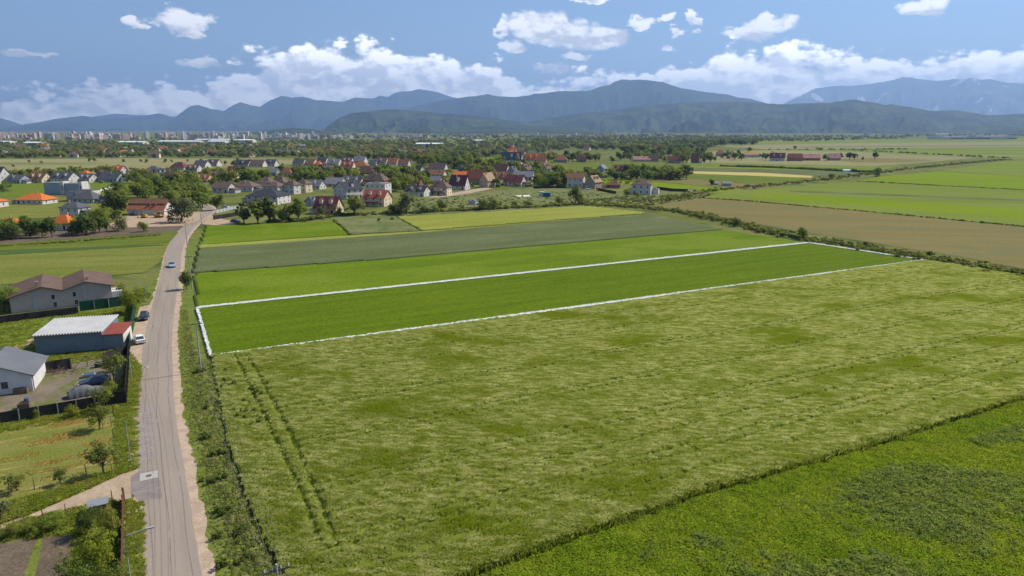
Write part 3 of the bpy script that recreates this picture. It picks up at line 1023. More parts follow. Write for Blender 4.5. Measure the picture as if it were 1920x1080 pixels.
ROOFS = {
    'slate': roofm('slate', (0.115, 0.115, 0.125)), 'black': roofm('black', (0.062, 0.063, 0.072)), 'brown': roofm('brown', (0.165, 0.115, 0.095)),
    'maroon': roofm('maroon', (0.165, 0.062, 0.062)), 'red': roofm('red', (0.34, 0.095, 0.072)), 'orange': roofm('orange', (0.60, 0.17, 0.045)),
    'tile': roofm('tile', (0.33, 0.135, 0.072)), 'oldtile': roofm('oldtile', (0.24, 0.125, 0.075)), 'greyl': roofm('greyl', (0.23, 0.23, 0.235)), 'tan': roofm('tan', (0.36, 0.25, 0.145)),
    'yellow': roofm('yellow', (0.58, 0.36, 0.14)), 'pink': roofm('pink', (0.42, 0.23, 0.20)),
}
M_GLASS = mat('window_glass', (0.05, 0.06, 0.075), rough=0.12, spec=0.6)
M_FRAME = mat('window_frame', (0.62, 0.60, 0.57))
M_DOOR = mat('door_dark', (0.055, 0.045, 0.04), rough=0.5)
M_CHIM = mat('chimney_brick', (0.36, 0.26, 0.21), fine=6)
WIN = {}


def win_mesh(w, h):
    k = (round(w, 1), round(h, 1))
    if k not in WIN:
        w, h = k
        mb = MB()
        t = 0.09
        mb.box(-w / 2, -w / 2 + t, -0.07, 0.02, 0, h, 1)
        mb.box(w / 2 - t, w / 2, -0.07, 0.02, 0, h, 1)
        mb.box(-w / 2 + t, w / 2 - t, -0.07, 0.02, h - t, h, 1)
        mb.box(-w / 2 - 0.06, w / 2 + 0.06, -0.12, 0.02, -0.06, 0.0, 1)
        mb.box(-w / 2 + t, w / 2 - t, -0.03, 0.02, 0.0, h - t, 0)
        WIN[k] = mb.mesh('window', [M_GLASS, M_FRAME])
    return WIN[k]


def add_window(t, face, u, z, w, d, ww=1.0, hh=1.3):
    o = link('window', win_mesh(ww, hh), t)
    if face == 'f':
        o.location = (u, -d / 2, z)
    elif face == 'b':
        o.location, o.rotation_euler = (u, d / 2, z), (0, 0, math.pi)
    elif face == 'r':
        o.location, o.rotation_euler = (w / 2, u, z), (0, 0, math.pi / 2)
    else:
        o.location, o.rotation_euler = (-w / 2, u, z), (0, 0, -math.pi / 2)
    return o


def gable_wall(mb, w, d, e, r):
    """ridge along x"""
    vs = []
    for x in (-w / 2, w / 2):
        vs += [(x, -d / 2, -0.3), (x, d / 2, -0.3), (x, d / 2, e), (x, 0, e + r), (x, -d / 2, e)]
    mb.poly(vs, [(0, 1, 2, 3, 4), (9, 8, 7, 6, 5), (0, 4, 9, 5), (1, 6, 7, 2), (4, 3, 8, 9), (3, 2, 7, 8)])


def gable_roof(mb, w, d, e, r, oh=0.5, th=0.16, lift=0.03):
    sl = r / (d / 2)
    for s in (-1, 1):
        y1, z1 = s * (d / 2 + oh), e - sl * oh + lift
        n = Vector((0, s * sl, 1)).normalized() * th
        a = [(-w / 2 - oh, 0, e + r + lift), (w / 2 + oh, 0, e + r + lift), (w / 2 + oh, y1, z1), (-w / 2 - oh, y1, z1)]
        top = [(p[0], p[1] + (n.y if i > 1 else 0), p[2] + (n.z if i > 1 else th / math.cos(math.atan(sl)))) for i, p in enumerate(a)]
        f = [(0, 1, 2, 3), (7, 6, 5, 4), (0, 4, 5, 1), (1, 5, 6, 2), (2, 6, 7, 3), (3, 7, 4, 0)]
        if s > 0:
            f = [q[::-1] for q in f]
        mb.poly(a + top, f)


def hip_roof(mb, w, d, e, r, oh=0.5, th=0.16):
    W2, D2 = w / 2 + oh, d / 2 + oh
    k = max(0.0, w / 2 - d / 2)
    k2 = max(0.0, d / 2 - w / 2)
    z = e + 0.02
    b = [(-W2, -D2, z), (W2, -D2, z), (W2, D2, z), (-W2, D2, z)]
    t = [(-W2, -D2, z + th), (W2, -D2, z + th), (W2, D2, z + th), (-W2, D2, z + th)]
    if w >= d:
        rd = [(-k - 0.01, 0, e + r), (k + 0.01, 0, e + r)]
        f = [(4, 5, 9, 8), (5, 6, 9), (6, 7, 8, 9), (7, 4, 8)]
    else:
        rd = [(0, -k2 - 0.01, e + r), (0, k2 + 0.01, e + r)]
        f = [(4, 5, 8), (5, 6, 9, 8), (6, 7, 9), (7, 4, 8, 9)]
    mb.poly(b + t + rd, [(3, 2, 1, 0), (0, 1, 5, 4), (1, 2, 6, 5), (2, 3, 7, 6), (3, 0, 4, 7)] + f)


def house(px, py, wpx, epx, rpx, typ, rot, wall, roof, label, d=None, name='house', cat='house', group=None, wins=True, chim=True, faces='frl', porch=None, nm=None):
    s = scl(py)
    w, e, r = wpx / s, epx / s, rpx / s * 1.08
    d = d or max(6.0, min(10.5, w * 0.75))
    rz = R(rot)
    p = at(px, py)
    bk = Vector((p.x, p.y, 0)).normalized()
    p = p + bk * (abs(math.cos(rz)) * d * 0.42 + abs(math.sin(rz)) * w * 0.25)
    t = thing(name, label, cat, (p.x, p.y, 0), rz, group)
    mb = MB()
    if typ == 'G':
        gable_wall(mb, w, d, e, r)
        mb.build('wall', WALLS[wall], t)
        mr = MB()
        gable_roof(mr, w, d, e, r)
    elif typ == 'H':
        mb.box(-w / 2, w / 2, -d / 2, d / 2, -0.3, e)
        mb.build('wall', WALLS[wall], t)
        mr = MB()
        hip_roof(mr, w, d, e, r)
    else:
        mb.box(-w / 2, w / 2, -d / 2, d / 2, -0.3, e)
        mb.build('wall', WALLS[wall], t)
        mr = MB()
        mr.box(-w / 2 - 0.15, w / 2 + 0.15, -d / 2 - 0.15, d / 2 + 0.15, e + 0.01, e + 0.3)
        mr.box(-w / 4, w / 6, -d / 6, d / 4, e + 0.3, e + 0.8)
    ro = mr.build('roof', ROOFS[roof], t)
    if chim and typ != 'F':
        mc = MB()
        cx, cyy = w * random.uniform(-0.3, 0.3), random.choice((-1, 1)) * d * 0.12
        mc.box(cx - 0.3, cx + 0.3, cyy - 0.3, cyy + 0.3, e + r * 0.5, e + r + 0.55)
        mc.box(cx - 0.36, cx + 0.36, cyy - 0.36, cyy + 0.36, e + r + 0.55, e + r + 0.67)
        mc.build('chimney', M_CHIM, ro)
    if wins:
        st = max(1, int(round(e / 2.9)))
        sh = e / st
        dk = random.Random(px)
        door_at = dk.randrange(max(1, int(w // 3.2)))
        for k in range(st):
            nfront = max(1, int(w // 3.2))
            if 'f' in faces:
                for i in range(nfront):
                    u = -w / 2 + (i + 0.5) * w / nfront
                    if k == 0 and i == door_at:
                        md = MB()
                        md.box(u - 0.5, u + 0.5, -d / 2 - 0.05, -d / 2 + 0.02, 0.0, min(2.1, sh * 0.85))
                        md.build('door', M_DOOR, t)
                    else:
                        add_window(t, 'f', u, k * sh + sh * 0.36, w, d, dk.choice((0.9, 1.1, 1.4)), min(1.3, sh * 0.5))
            ns = max(1, int(d // 3.6))
            for fc in 'rl':
                if fc in faces:
                    for i in range(ns):
                        add_window(t, fc, -d / 2 + (i + 0.5) * d / ns, k * sh + sh * 0.36, w, d, 0.9, min(1.3, sh * 0.5))
        if typ == 'G' and r > 2.2:
            for fc in 'rl':
                if fc in faces:
                    add_window(t, fc, 0, e + r * 0.18, w, d, 0.8, 1.0)
    ex_ = random.Random(int(px * 13 + py))
    if name == 'house' and wins and typ != 'F' and ex_.random() < 0.45:
        sd = ex_.choice((-1, 1))
        aw, ad, ae = ex_.uniform(3.0, 4.5), d * ex_.uniform(0.5, 0.75), min(2.6, e * 0.6)
        ma = MB()
        ma.box(sd * w / 2 + (0.01 if sd > 0 else -aw), sd * w / 2 + (aw if sd > 0 else -0.01), -ad / 2, ad / 2, -0.3, ae)
        ma.build('garage_wall', WALLS[ex_.choice([wall, 'grey', 'white'])], t)
        ma = MB()
        xa, xb = (w / 2 + 0.02, w / 2 + aw + 0.4) if sd > 0 else (-w / 2 - aw - 0.4, -w / 2 - 0.02)
        za, zb = (ae + 1.0, ae + 0.02) if sd > 0 else (ae + 0.02, ae + 1.0)
        ma.poly([(xa, -ad / 2 - 0.3, za), (xb, -ad / 2 - 0.3, zb), (xb, ad / 2 + 0.3, zb), (xa, ad / 2 + 0.3, za), (xa, -ad / 2 - 0.3, za + .15), (xb, -ad / 2 - 0.3, zb + .15), (xb, ad / 2 + 0.3, zb + .15), (xa, ad / 2 + 0.3, za + .15)],
                [(3, 2, 1, 0), (4, 5, 6, 7), (0, 1, 5, 4), (1, 2, 6, 5), (2, 3, 7, 6), (3, 0, 4, 7)])
        ma.build('garage_roof', ROOFS[roof], t)
    if name == 'house' and typ == 'G' and r > 2.0 and ex_.random() < 0.5:
        for u in ex_.choice(((0.0,), (-0.22, 0.22))):
            ma = MB()
            dw, y0, y1 = 1.6, -d * 0.36, -d * 0.06
            zb = e + r * 0.30
            zt = e + r * 0.78
            x_ = u * w
            ma.poly([(x_ - dw / 2, y0, zb), (x_ + dw / 2, y0, zb), (x_ + dw / 2, y0, zt), (x_, y0, zt + 0.5), (x_ - dw / 2, y0, zt), (x_ - dw / 2, y1, zt), (x_, y1, zt + 0.5), (x_ + dw / 2, y1, zt)],
                    [(0, 1, 2, 3, 4), (0, 4, 5), (1, 7, 2)])
            dm = ma.build('dormer', WALLS[wall], ro)
            ma = MB()
            ma.poly([(x_ - dw / 2 - .2, y0 - .2, zt - .05), (x_, y0 - .2, zt + .58), (x_ + dw / 2 + .2, y0 - .2, zt - .05), (x_ - dw / 2 - .2, y1 + .3, zt - .05), (x_, y1 + .3, zt + .58), (x_ + dw / 2 + .2, y1 + .3, zt - .05)],
                    [(0, 1, 4, 3), (1, 2, 5, 4)])
            ma.build('dormer_roof', ROOFS[roof], ro)
    if porch:
        mp = MB()
        mp.poly([(-w * 0.48, -d / 2 - 1.8, e * 0.40), (w * 0.30, -d / 2 - 1.8, e * 0.40), (w * 0.30, -d / 2 - 0.02, e * 0.52), (-w * 0.48, -d / 2 - 0.02, e * 0.52),
                 (-w * 0.48, -d / 2 - 1.8, e * 0.40 + .15), (w * 0.30, -d / 2 - 1.8, e * 0.40 + .15), (w * 0.30, -d / 2 - 0.02, e * 0.52 + .15), (-w * 0.48, -d / 2 - 0.02, e * 0.52 + .15)],
                [(3, 2, 1, 0), (4, 5, 6, 7), (0, 1, 5, 4), (1, 2, 6, 5), (2, 3, 7, 6), (3, 0, 4, 7)])
        mp.build('porch_roof', ROOFS[porch], t)
        for u in (-w * 0.46, -w * 0.08, w * 0.28):
            mq = MB()
            mq.box(u - 0.09, u + 0.09, -d / 2 - 1.7, -d / 2 - 1.52, 0, e * 0.40)
            mq.build('porch_post', WALLS['white'], t)
    return t


VIL = [
    # px, base, w, eave, roof, type, rot, wall, roof, label, extra
    (0, 344, 34, 14, 15, 'G', -18, 'white', 'brown', 'tall house with brown roof and lit white gable cut by the left edge', {}),
    (33, 344, 40, 7, 8, 'G', -12, 'bluegrey', 'slate', 'low slate roofed bungalow right of the tall left edge house', {}),
    (76, 343, 36, 7, 11, 'G', -14, 'cream', 'oldtile', 'russet roofed house with dormers left of the grey modern house', {}),
    (124, 343, 44, 9, 10, 'G', -16, 'white', 'slate', 'slate roofed house with white gable directly behind the modern grey house', {}),
    (166, 342, 32, 7, 8, 'G', -18, 'white', 'slate', 'slate bungalow with lit white gable right of the modern grey house', {}),
    (162, 334, 18, 8, 6, 'H', -10, 'sand', 'orange', 'orange hipped roof peeping behind the slate bungalow', {}),
    (212, 342, 42, 7, 10, 'G', -14, 'bluegrey', 'slate', 'wide dark slate house left of the green grove', {}),
    (226, 329, 22, 10, 7, 'G', -20, 'white', 'orange', 'house with orange roof above the wide dark slate house', {}),
    (196, 338, 20, 9, 8, 'G', -8, 'tan', 'brown', 'brown gabled house wedged beside the wide slate house', {}),
    (70, 383, 56, 8, 11, 'H', -8, 'white', 'orange', 'wide white bungalow with orange hipped roof left of the white cube block', {}),
    (-2, 389, 22, 11, 6, 'H', -8, 'white', 'orange', 'orange roofed bungalow cut off by the left edge', {}),
    (168, 381, 44, 8, 13, 'H', -8, 'grey', 'slate', 'grey bungalow with broad slate hipped roof beside the grove', {}),
    (143, 409, 40, 19, 10, 'H', -10, 'white', 'slate', 'square white two storey house with grey hipped roof', {}),
    (124, 432, 38, 13, 15, 'H', -8, 'white', 'orange', 'bungalow with vivid orange hipped roof between dark thickets', {}),
    (22, 427, 28, 10, 8, 'H', -8, 'white', 'orange', 'orange roof peeping over the left thicket', {}),
    (302, 335, 22, 8, 9, 'G', 68, 'bluegrey', 'black', 'dark house with blue grey gable facing the camera', {}),
    (281, 334, 30, 5, 10, 'G', -14, 'white', 'brown', 'brown roofed wing left of the blue grey gable', {}),
    (325, 335, 24, 6, 8, 'G', -14, 'white', 'oldtile', 'russet roofed house right of the blue grey gable', {}),
    (290, 322, 24, 4, 6, 'H', -12, 'grey', 'slate', 'small slate roof behind the blue grey gable', {}),
    (338, 318, 30, 4, 9, 'H', -12, 'white', 'maroon', 'maroon pyramid roofed house on the tan meadow', {}),
    (383, 342, 30, 5, 9, 'G', -14, 'sand', 'tile', 'low house with long orange tile roof right of the grove', {}),
    (440, 334, 22, 7, 13, 'G', -16, 'cream', 'orange', 'house with steep bright orange roof above the brown villas', {}),
    (408, 334, 28, 4, 8, 'G', -12, 'sand', 'brown', 'brown roof left of the steep bright orange roof', {}),
    (421, 362, 34, 10, 8, 'G', -12, 'white', 'brown', 'low white hall with shallow brown roof left of the villas', {'chim': False}),
    (463, 359, 44, 9, 9, 'H', -14, 'white', 'brown', 'leftmost white villa with brown hipped roof in the villa row', {}),
    (499, 352, 32, 9, 9, 'H', -14, 'white', 'brown', 'second villa with brown hipped roof from the left', {}),
    (526, 347, 26, 5, 10, 'H', -14, 'tan', 'brown', 'villa with brown hipped roof at the back of the row', {}),
    (517, 364, 36, 14, 8, 'H', -24, 'white', 'brown', 'white villa with brown hipped roof behind the long dark roofed hall', {}),
    (549, 364, 24, 17, 8, 'H', -26, 'white', 'brown', 'tall white villa with brown roof second from the right in the row', {}),
    (571, 361, 24, 16, 8, 'H', -26, 'cream', 'brown', 'rightmost tall villa of the brown roofed row', {}),
    (505, 383, 64, 15, 12, 'H', -12, 'white', 'black', 'long white hall with black hipped roof behind the poplars', {'d': 14}),
    (490, 387, 44, 8, 6, 'H', -12, 'sand', 'black', 'low front wing of the long hall with black hipped roof', {'d': 8}),
    (594, 355, 28, 7, 9, 'G', -20, 'white', 'greyl', 'light grey roofed bungalow right of the villa row', {}),
    (514, 330, 20, 7, 6, 'G', -14, 'bluegrey', 'greyl', 'pale blue house left of the small orange pyramid roof', {}),
    (540, 331, 22, 7, 9, 'H', -12, 'cream', 'tile', 'small house with orange pyramid roof and dormer', {}),
    (597, 313, 15, 4, 6, 'H', -12, 'cream', 'orange', 'small orange roof beside the dark gable', {}),
    (607, 318, 17, 4, 6, 'G', 70, 'brick', 'black', 'dark gable roof right of the small orange roof', {}),
    (617, 402, 44, 13, 17, 'G', -12, 'cream', 'maroon', 'cream house with crimson roof beside the field edge', {'porch': 'red'}),
    (588, 386, 22, 8, 8, 'G', 66, 'grey', 'slate', 'grey house with gable facing camera behind the crimson roof', {}),
    (654, 373, 38, 18, 12, 'G', 48, 'white', 'black', 'large white house with black gable roof in the village centre', {'d': 13}),
    (710, 364, 40, 19, 2, 'F', -14, 'white', 'greyl', 'white flat roofed cube house right of the large black roof', {}),
    (706, 348, 44, 9, 13, 'H', -16, 'brick', 'brown', 'brown roofed brick house behind the white cube house', {}),
    (690, 331, 36, 6, 12, 'H', -16, 'brick', 'brown', 'brown pyramid roof left behind the brick house', {}),
    (708, 387, 44, 16, 12, 'G', -16, 'cream', 'red', 'cream house with red gable roof and red porch', {'porch': 'red'}),
    (630, 350, 36, 6, 9, 'G', -18, 'white', 'greyl', 'grey roofed bungalow behind the large black roofed house', {}),
    (627, 337, 22, 5, 7, 'G', -10, 'brick', 'oldtile', 'small brick red barn left of the brown pyramid roof', {}),
    (664, 348, 40, 7, 9, 'G', -16, 'white', 'slate', 'slate house between grey bungalow and brick house', {}),
    (653, 316, 24, 4, 8, 'G', -10, 'cream', 'red', 'bright red roof in the back row of the village', {}),
    (678, 315, 26, 4, 8, 'H', -10, 'cream', 'tile', 'orange brown roof joined right of the bright red roof', {}),
    (784, 369, 40, 10, 9, 'G', -20, 'white', 'black', 'neat white bungalow with dark roof on the open slope', {}),
    (782, 352, 22, 7, 11, 'G', -30, 'brick', 'oldtile', 'small hut with pinkish tile roof behind the neat white bungalow', {}),
    (827, 367, 34, 15, 12, 'H', -16, 'cream', 'brown', 'unfinished cream two storey house with brown pyramid roof', {'porch': 'brown'}),
    (862, 356, 32, 9, 16, 'G', -20, 'white', 'maroon', 'white house with steep dark red roof beside the dirt path', {}),
    (787, 322, 16, 5, 6, 'G', -35, 'white', 'brown', 'tiny house with lit white gable among village trees', {}),
    (822, 321, 32, 5, 9, 'G', -16, 'white', 'brown', 'dark brown roofed house right of the tiny white gable', {}),
    (820, 333, 30, 6, 7, 'G', -12, 'cream', 'oldtile', 'russet roof above the unfinished cream house', {}),
    (818, 344, 20, 6, 6, 'G', -12, 'tan', 'greyl', 'small grey shed roof above the unfinished cream house', {'wins': False}),
    (866, 335, 28, 6, 6, 'G', -10, 'sand', 'orange', 'long low orange roof left of the old barn', {}),
    (895, 346, 34, 11, 15, 'G', -16, 'tan', 'tile', 'old barn with broad orange brown roof', {'wins': False}),
    (914, 352, 26, 14, 12, 'G', 58, 'sand', 'tan', 'sand coloured farmhouse with gable facing the dirt path', {}),
    (870, 322, 18, 5, 7, 'G', -12, 'brick', 'slate', 'dark chalet roof behind the long low orange roof', {}),
    (940, 327, 28, 6, 12, 'G', -22, 'white', 'oldtile', 'house with brown roof and lit white gable behind the old barn', {}),
    (938, 337, 32, 5, 8, 'G', -16, 'tan', 'oldtile', 'low russet roof below the lit white gable', {}),
    (962, 328, 20, 7, 8, 'G', 66, 'bluegrey', 'slate', 'blue grey gabled house right of the lit white gable', {}),
    (986, 326, 24, 8, 9, 'G', 62, 'sand', 'brown', 'brown chalet with open timber gable', {}),
    (983, 338, 38, 7, 8, 'G', -18, 'white', 'greyl', 'wide grey roofed bungalow below the timber chalet', {}),
    (966, 349, 36, 8, 11, 'G', -24, 'white', 'maroon', 'house with dark red roof and white right gable near the garden bushes', {}),
    (1024, 322, 22, 6, 8, 'G', 58, 'bluegrey', 'oldtile', 'small blue grey gabled house at the edge of the green field', {}),
    (960, 307, 38, 8, 12, 'G', -12, 'white', 'slate', 'large house with half slate half brown roof behind the green field', {}),
    (972, 307, 14, 8, 10, 'G', 66, 'tan', 'brown', 'brown cross gable of the large house behind the green field', {}),
    (1000, 303, 26, 5, 9, 'G', -10, 'cream', 'orange', 'orange roofed house right of the concrete ramp', {}),
    (1015, 305, 18, 4, 7, 'G', -10, 'cream', 'tile', 'lower orange roof stepping down right of the orange house', {}),
    (960, 290, 16, 5, 6, 'G', -10, 'cream', 'orange', 'small orange roof at the back of the village', {}),
    (1080, 352, 30, 18, 7, 'G', -16, 'white', 'oldtile', 'white two storey house with shallow brown roof beside the round bush', {}),
    (1113, 354, 26, 13, 10, 'G', 54, 'tan', 'tan', 'tan gabled house joined to the white two storey house', {}),
    (1150, 353, 26, 6, 8, 'H', -12, 'brick', 'oldtile', 'open pavilion with brown pyramid roof right of the tan gable', {}),
    (1203, 365, 36, 18, 8, 'H', -18, 'white', 'brown', 'square white two storey house with brown roof standing alone', {}),
    (1228, 364, 14, 9, 2, 'F', -18, 'white', 'greyl', 'flat white annex beside the lone square white house', {'wins': False}),
    (1129, 322, 18, 6, 6, 'G', 60, 'bluegrey', 'greyl', 'little grey gabled house among bushes below the green field', {}),
    (1161, 322, 24, 5, 7, 'G', -14, 'brick', 'oldtile', 'brown roofed cottage right of the little grey gable', {}),
    (1051, 305, 26, 5, 8, 'H', -8, 'tan', 'tile', 'bungalow with red brown hipped roof on the field edge', {}),
    (1090, 304, 18, 5, 8, 'G', -8, 'tan', 'oldtile', 'russet roof half hidden right of the red brown bungalow', {}),
    (1203, 303, 32, 4, 5, 'G', -4, 'sand', 'pink', 'long pinkish farm barn behind the green field', {'wins': False}),
    (1226, 303, 16, 5, 7, 'G', -4, 'tan', 'brown', 'dark brown barn end joined to the pinkish barn', {'wins': False}),
    (1231, 284, 18, 4, 6, 'H', -6, 'cream', 'tile', 'small red roof among far orchard trees', {}),
    (1264, 306, 22, 5, 7, 'G', -6, 'tan', 'maroon', 'low dark red barn under orchard trees', {}),
    (1304, 306, 14, 5, 12, 'G', -30, 'tan', 'oldtile', 'steep brown roof among orchard trees', {}),
    (1351, 293, 16, 5, 6, 'H', -6, 'tan', 'tile', 'brick red pyramid roof left of the yellow roof', {}),
    (1408, 295, 32, 5, 6, 'H', -4, 'white', 'yellow', 'long white farmhouse with yellow orange roof', {}),
    (1457, 302, 26, 6, 8, 'G', -24, 'white', 'maroon', 'white farm building with dark red roof and bright right gable', {}),
    (1490, 302, 24, 7, 6, 'G', -4, 'brick', 'maroon', 'red brick barn left part of the long farm', {'wins': False}),
    (1519, 301, 32, 5, 6, 'G', -4, 'brick', 'pink', 'long low farm wing with pale pink roof', {}),
    (1563, 301, 20, 5, 7, 'G', -4, 'tan', 'pink', 'pink roofed barn between two dark farm trees', {'wins': False}),
    (1362, 349, 16, 5, 3, 'G', -10, 'grey', 'greyl', 'grey hut on the bare brown plot', {'wins': False, 'chim': False}),
    (1342, 347, 8, 3, 2, 'G', -10, 'white', 'greyl', 'tiny white shed beside the grey hut', {'wins': False, 'chim': False}),
    (888, 384, 13, 6, 2, 'F', -14, 'grey', 'greyl', 'small grey shed on the rough meadow', {'wins': False}),
]
# dark slate row at the back of the village
for i, (a, b, wd, rf, rt) in enumerate([(458, 313, 26, 'black', -8), (484, 313, 28, 'brown', -8), (510, 312, 20, 'slate', -12), (563, 311, 22, 'slate', -14), (582, 311, 24, 'oldtile', -16),
                                        (606, 308, 18, 'slate', -14), (628, 311, 24, 'greyl', -12), (652, 308, 20, 'brown', -12), (676, 306, 22, 'greyl', -12), (716, 309, 24, 'brown', -14),
                                        (737, 309, 22, 'tile', -14), (758, 312, 20, 'oldtile', -12), (700, 313, 12, 'greyl', -12), (402, 312, 22, 'brown', -12), (380, 314, 24, 'slate', -12),
                                        (365, 322, 24, 'brown', -12)]):
    VIL.append((a, b, wd, 5, 7, 'G', rt, 'white', rf, ['black roofed', 'slate roofed', 'dark slate'][i % 3] + ' house in the back row of the village', {'grp': 'houses in the back row of the village', 'faces': 'fr'}))
LABROW = ['leftmost black roofed house of the back row behind the villas', 'brown roofed house with two bright gables in the back row behind the villas', 'slate house with brown porch in the back row behind the villas',
          'slate roofed house behind the lime green round tree', 'russet roofed house right of the lime green round tree', 'slate house directly above the small orange roof',
          'light grey house above the bright red roof', 'brown house above the gap right of the bright red roof', 'pale grey roof above the orange brown roof in the back row',
          'brown roofed house with dormer in the back row', 'tile roofed house between brown dormer house and russet roof', 'russet roofed house at the right end of the back row',
          'narrow house with tall white chimney wall in the back row', 'brown roofed house right of the maroon pyramid roof', 'slate house close behind the maroon pyramid roof',
          'brown bungalow below the maroon pyramid roof']
for i in range(len(LABROW)):
    q = list(VIL[len(VIL) - 16 + i])
    q[9] = LABROW[i]
    VIL[len(VIL) - 16 + i] = tuple(q)
for h in VIL:
    ex = dict(h[10])
    g = ex.pop('grp', None)
    small = any(k in h[9] for k in ('hut', 'shed', 'barn'))
    house(*h[:10], group=g, name='barn' if 'barn' in h[9] else ('shed' if small else 'house'), cat='barn' if 'barn' in h[9] else ('shed' if small else 'house'), **ex)

# modern grey house: three boxes with white stair towers
p = at(112, 366)
t = thing('modern_house', 'modern grey two part house with white stair towers', 'house', (p.x, p.y + 3, 0), R(-8))
for (x0, x1, y0, y1, h_, m) in ((-12.5, -0.6, 0, 9, 7.2, 'bluegrey'), (1.8, 12.2, 0.5, 9, 6.8, 'bluegrey')):
    mb = MB()
    mb.box(x0, x1, y0, y1, -0.3, h_)
    wl = mb.build('wall', WALLS[m], t)
    mb = MB()
    mb.box(x0 - 0.2, x1 + 0.2, y0 - 0.2, y1 + 0.2, h_ + 0.01, h_ + 0.25)
    mb.build('roof', ROOFS['greyl'], t)
for x0 in (-0.5, 12.3):
    mb = MB()
    mb.box(x0, x0 + 2.2, -0.6, 5, -0.3, 8.1)
    mb.build('stair_tower', WALLS['white'], t)
    o = link('window', win_mesh(1.0, 3.2), t)
    o.location = (x0 + 1.1, -0.6, 2.8)
p = at(146, 378)
t = thing('modern_house', 'white flat roofed block with blue grey end in front of the modern grey house', 'house', (p.x, p.y + 4, 0), R(-8))
for (x0, x1, y0, y1, h_, m, nm_) in ((-8.0, -3.4, -2, 6, 5.2, 'bluegrey', 'wall'), (-3.3, 6.5, -1, 7, 5.9, 'white', 'wall')):
    mb = MB()
    mb.box(x0, x1, y0, y1, -0.3, h_)
    mb.build(nm_, WALLS[m], t)
    mb = MB()
    mb.box(x0 - 0.15, x1 + 0.15, y0 - 0.15, y1 + 0.15, h_ + 0.01, h_ + 0.22)
    mb.build('roof', ROOFS['slate'], t)
for u in (-1.5, 1.4, 4.2):
    o = link('window', win_mesh(0.8, 1.4), t)
    o.location = (u, -1, 2.6)
mb = MB()
a, b_ = at(165, 366), at(213, 352)
t = thing('boundary_wall', 'low white wall running right from the white flat roofed block', 'wall', (a.x, a.y, 0))
d_ = b_ - a
n = 9
for i in range(n):
    q = MB()
    M_ = Matrix.Translation(d_ * (i / n)) @ Matrix.Rotation(math.atan2(d_.y, d_.x), 4, 'Z')
    q.box(0.05, d_.length / n - 0.15, -0.1, 0.1, 0, 1.5, M=M_)
    q.build('panel', WALLS['white'], t)

# long red barn
p = at(275, 404)
t = thing('farm_barn', 'long whitewashed barn with weathered red tile roof in two steps', 'barn', (p.x, p.y + 4.5, 0), R(-4))
L, D_ = 72 / scl(404), 9.0
mb = MB()
gable_wall(mb, L, D_, 3.1, 3.8)
mb.build('wall', WALLS['white'], t)
mb = MB()
gable_roof(mb, L, D_, 3.1, 3.8, 0.5)
ro = mb.build('roof', ROOFS['tile'], t)
mb = MB()
mb.poly([(-L / 2, -2.6, 5.15), (L / 2, -2.6, 5.15), (L / 2, -0.2, 7.35), (-L / 2, -0.2, 7.35), (-L / 2, -2.6, 5.5), (L / 2, -2.6, 5.5), (L / 2, -0.2, 7.6), (-L / 2, -0.2, 7.6)],
        [(3, 2, 1, 0), (4, 5, 6, 7), (0, 1, 5, 4), (1, 2, 6, 5), (2, 3, 7, 6), (3, 0, 4, 7)])
mb.build('upper_roof', ROOFS['oldtile'], t)
for u in (1.5, 4.2):
    mb = MB()
    mb.box(u - 0.4, u + 0.4, -3.4, -2.7, 4.4, 5.9)
    mb.build('roof_vent', ROOFS['oldtile'], ro)
for u in (-6, -2, 5):
    add_window(t, 'f', u, 1.2, L, D_, 0.8, 0.8)

# polytunnel
p = at(1594, 322)
t = thing('polytunnel', 'long white polytunnel at the end of the dark hedge', 'greenhouse', (p.x, p.y, 0), R(-6))
mb = MB()
L, rr = 27 / scl(322), 2.3
for i in range(9):
    a0, a1 = math.pi * i / 9, math.pi * (i + 1) / 9
    y0, z0, y1, z1 = -rr * math.cos(a0), rr * math.sin(a0), -rr * math.cos(a1), rr * math.sin(a1)
    mb.poly([(-L / 2, y0, z0), (L / 2, y0, z0), (L / 2, y1, z1), (-L / 2, y1, z1)], [(0, 1, 2, 3)])
mb.poly([(L / 2, -rr * math.cos(math.pi * i / 9), rr * math.sin(math.pi * i / 9)) for i in range(10)], [tuple(range(10))])
mb.poly([(-L / 2, -rr * math.cos(math.pi * i / 9), rr * math.sin(math.pi * i / 9)) for i in range(10)], [tuple(range(10))[::-1]])
M_FOIL = mat('white_foil', (0.75, 0.78, 0.80), rough=0.4)
mb.build('foil_cover', M_FOIL, t)
for i in range(7):
    x = -L / 2 + L * i / 6
    mb = MB()
    mb.tube([(x, -(rr + .04) * math.cos(math.pi * k / 8), (rr + .04) * math.sin(math.pi * k / 8)) for k in range(9)], 0.06, n=4)
    mb.build('hoop', M_FRAME, t)

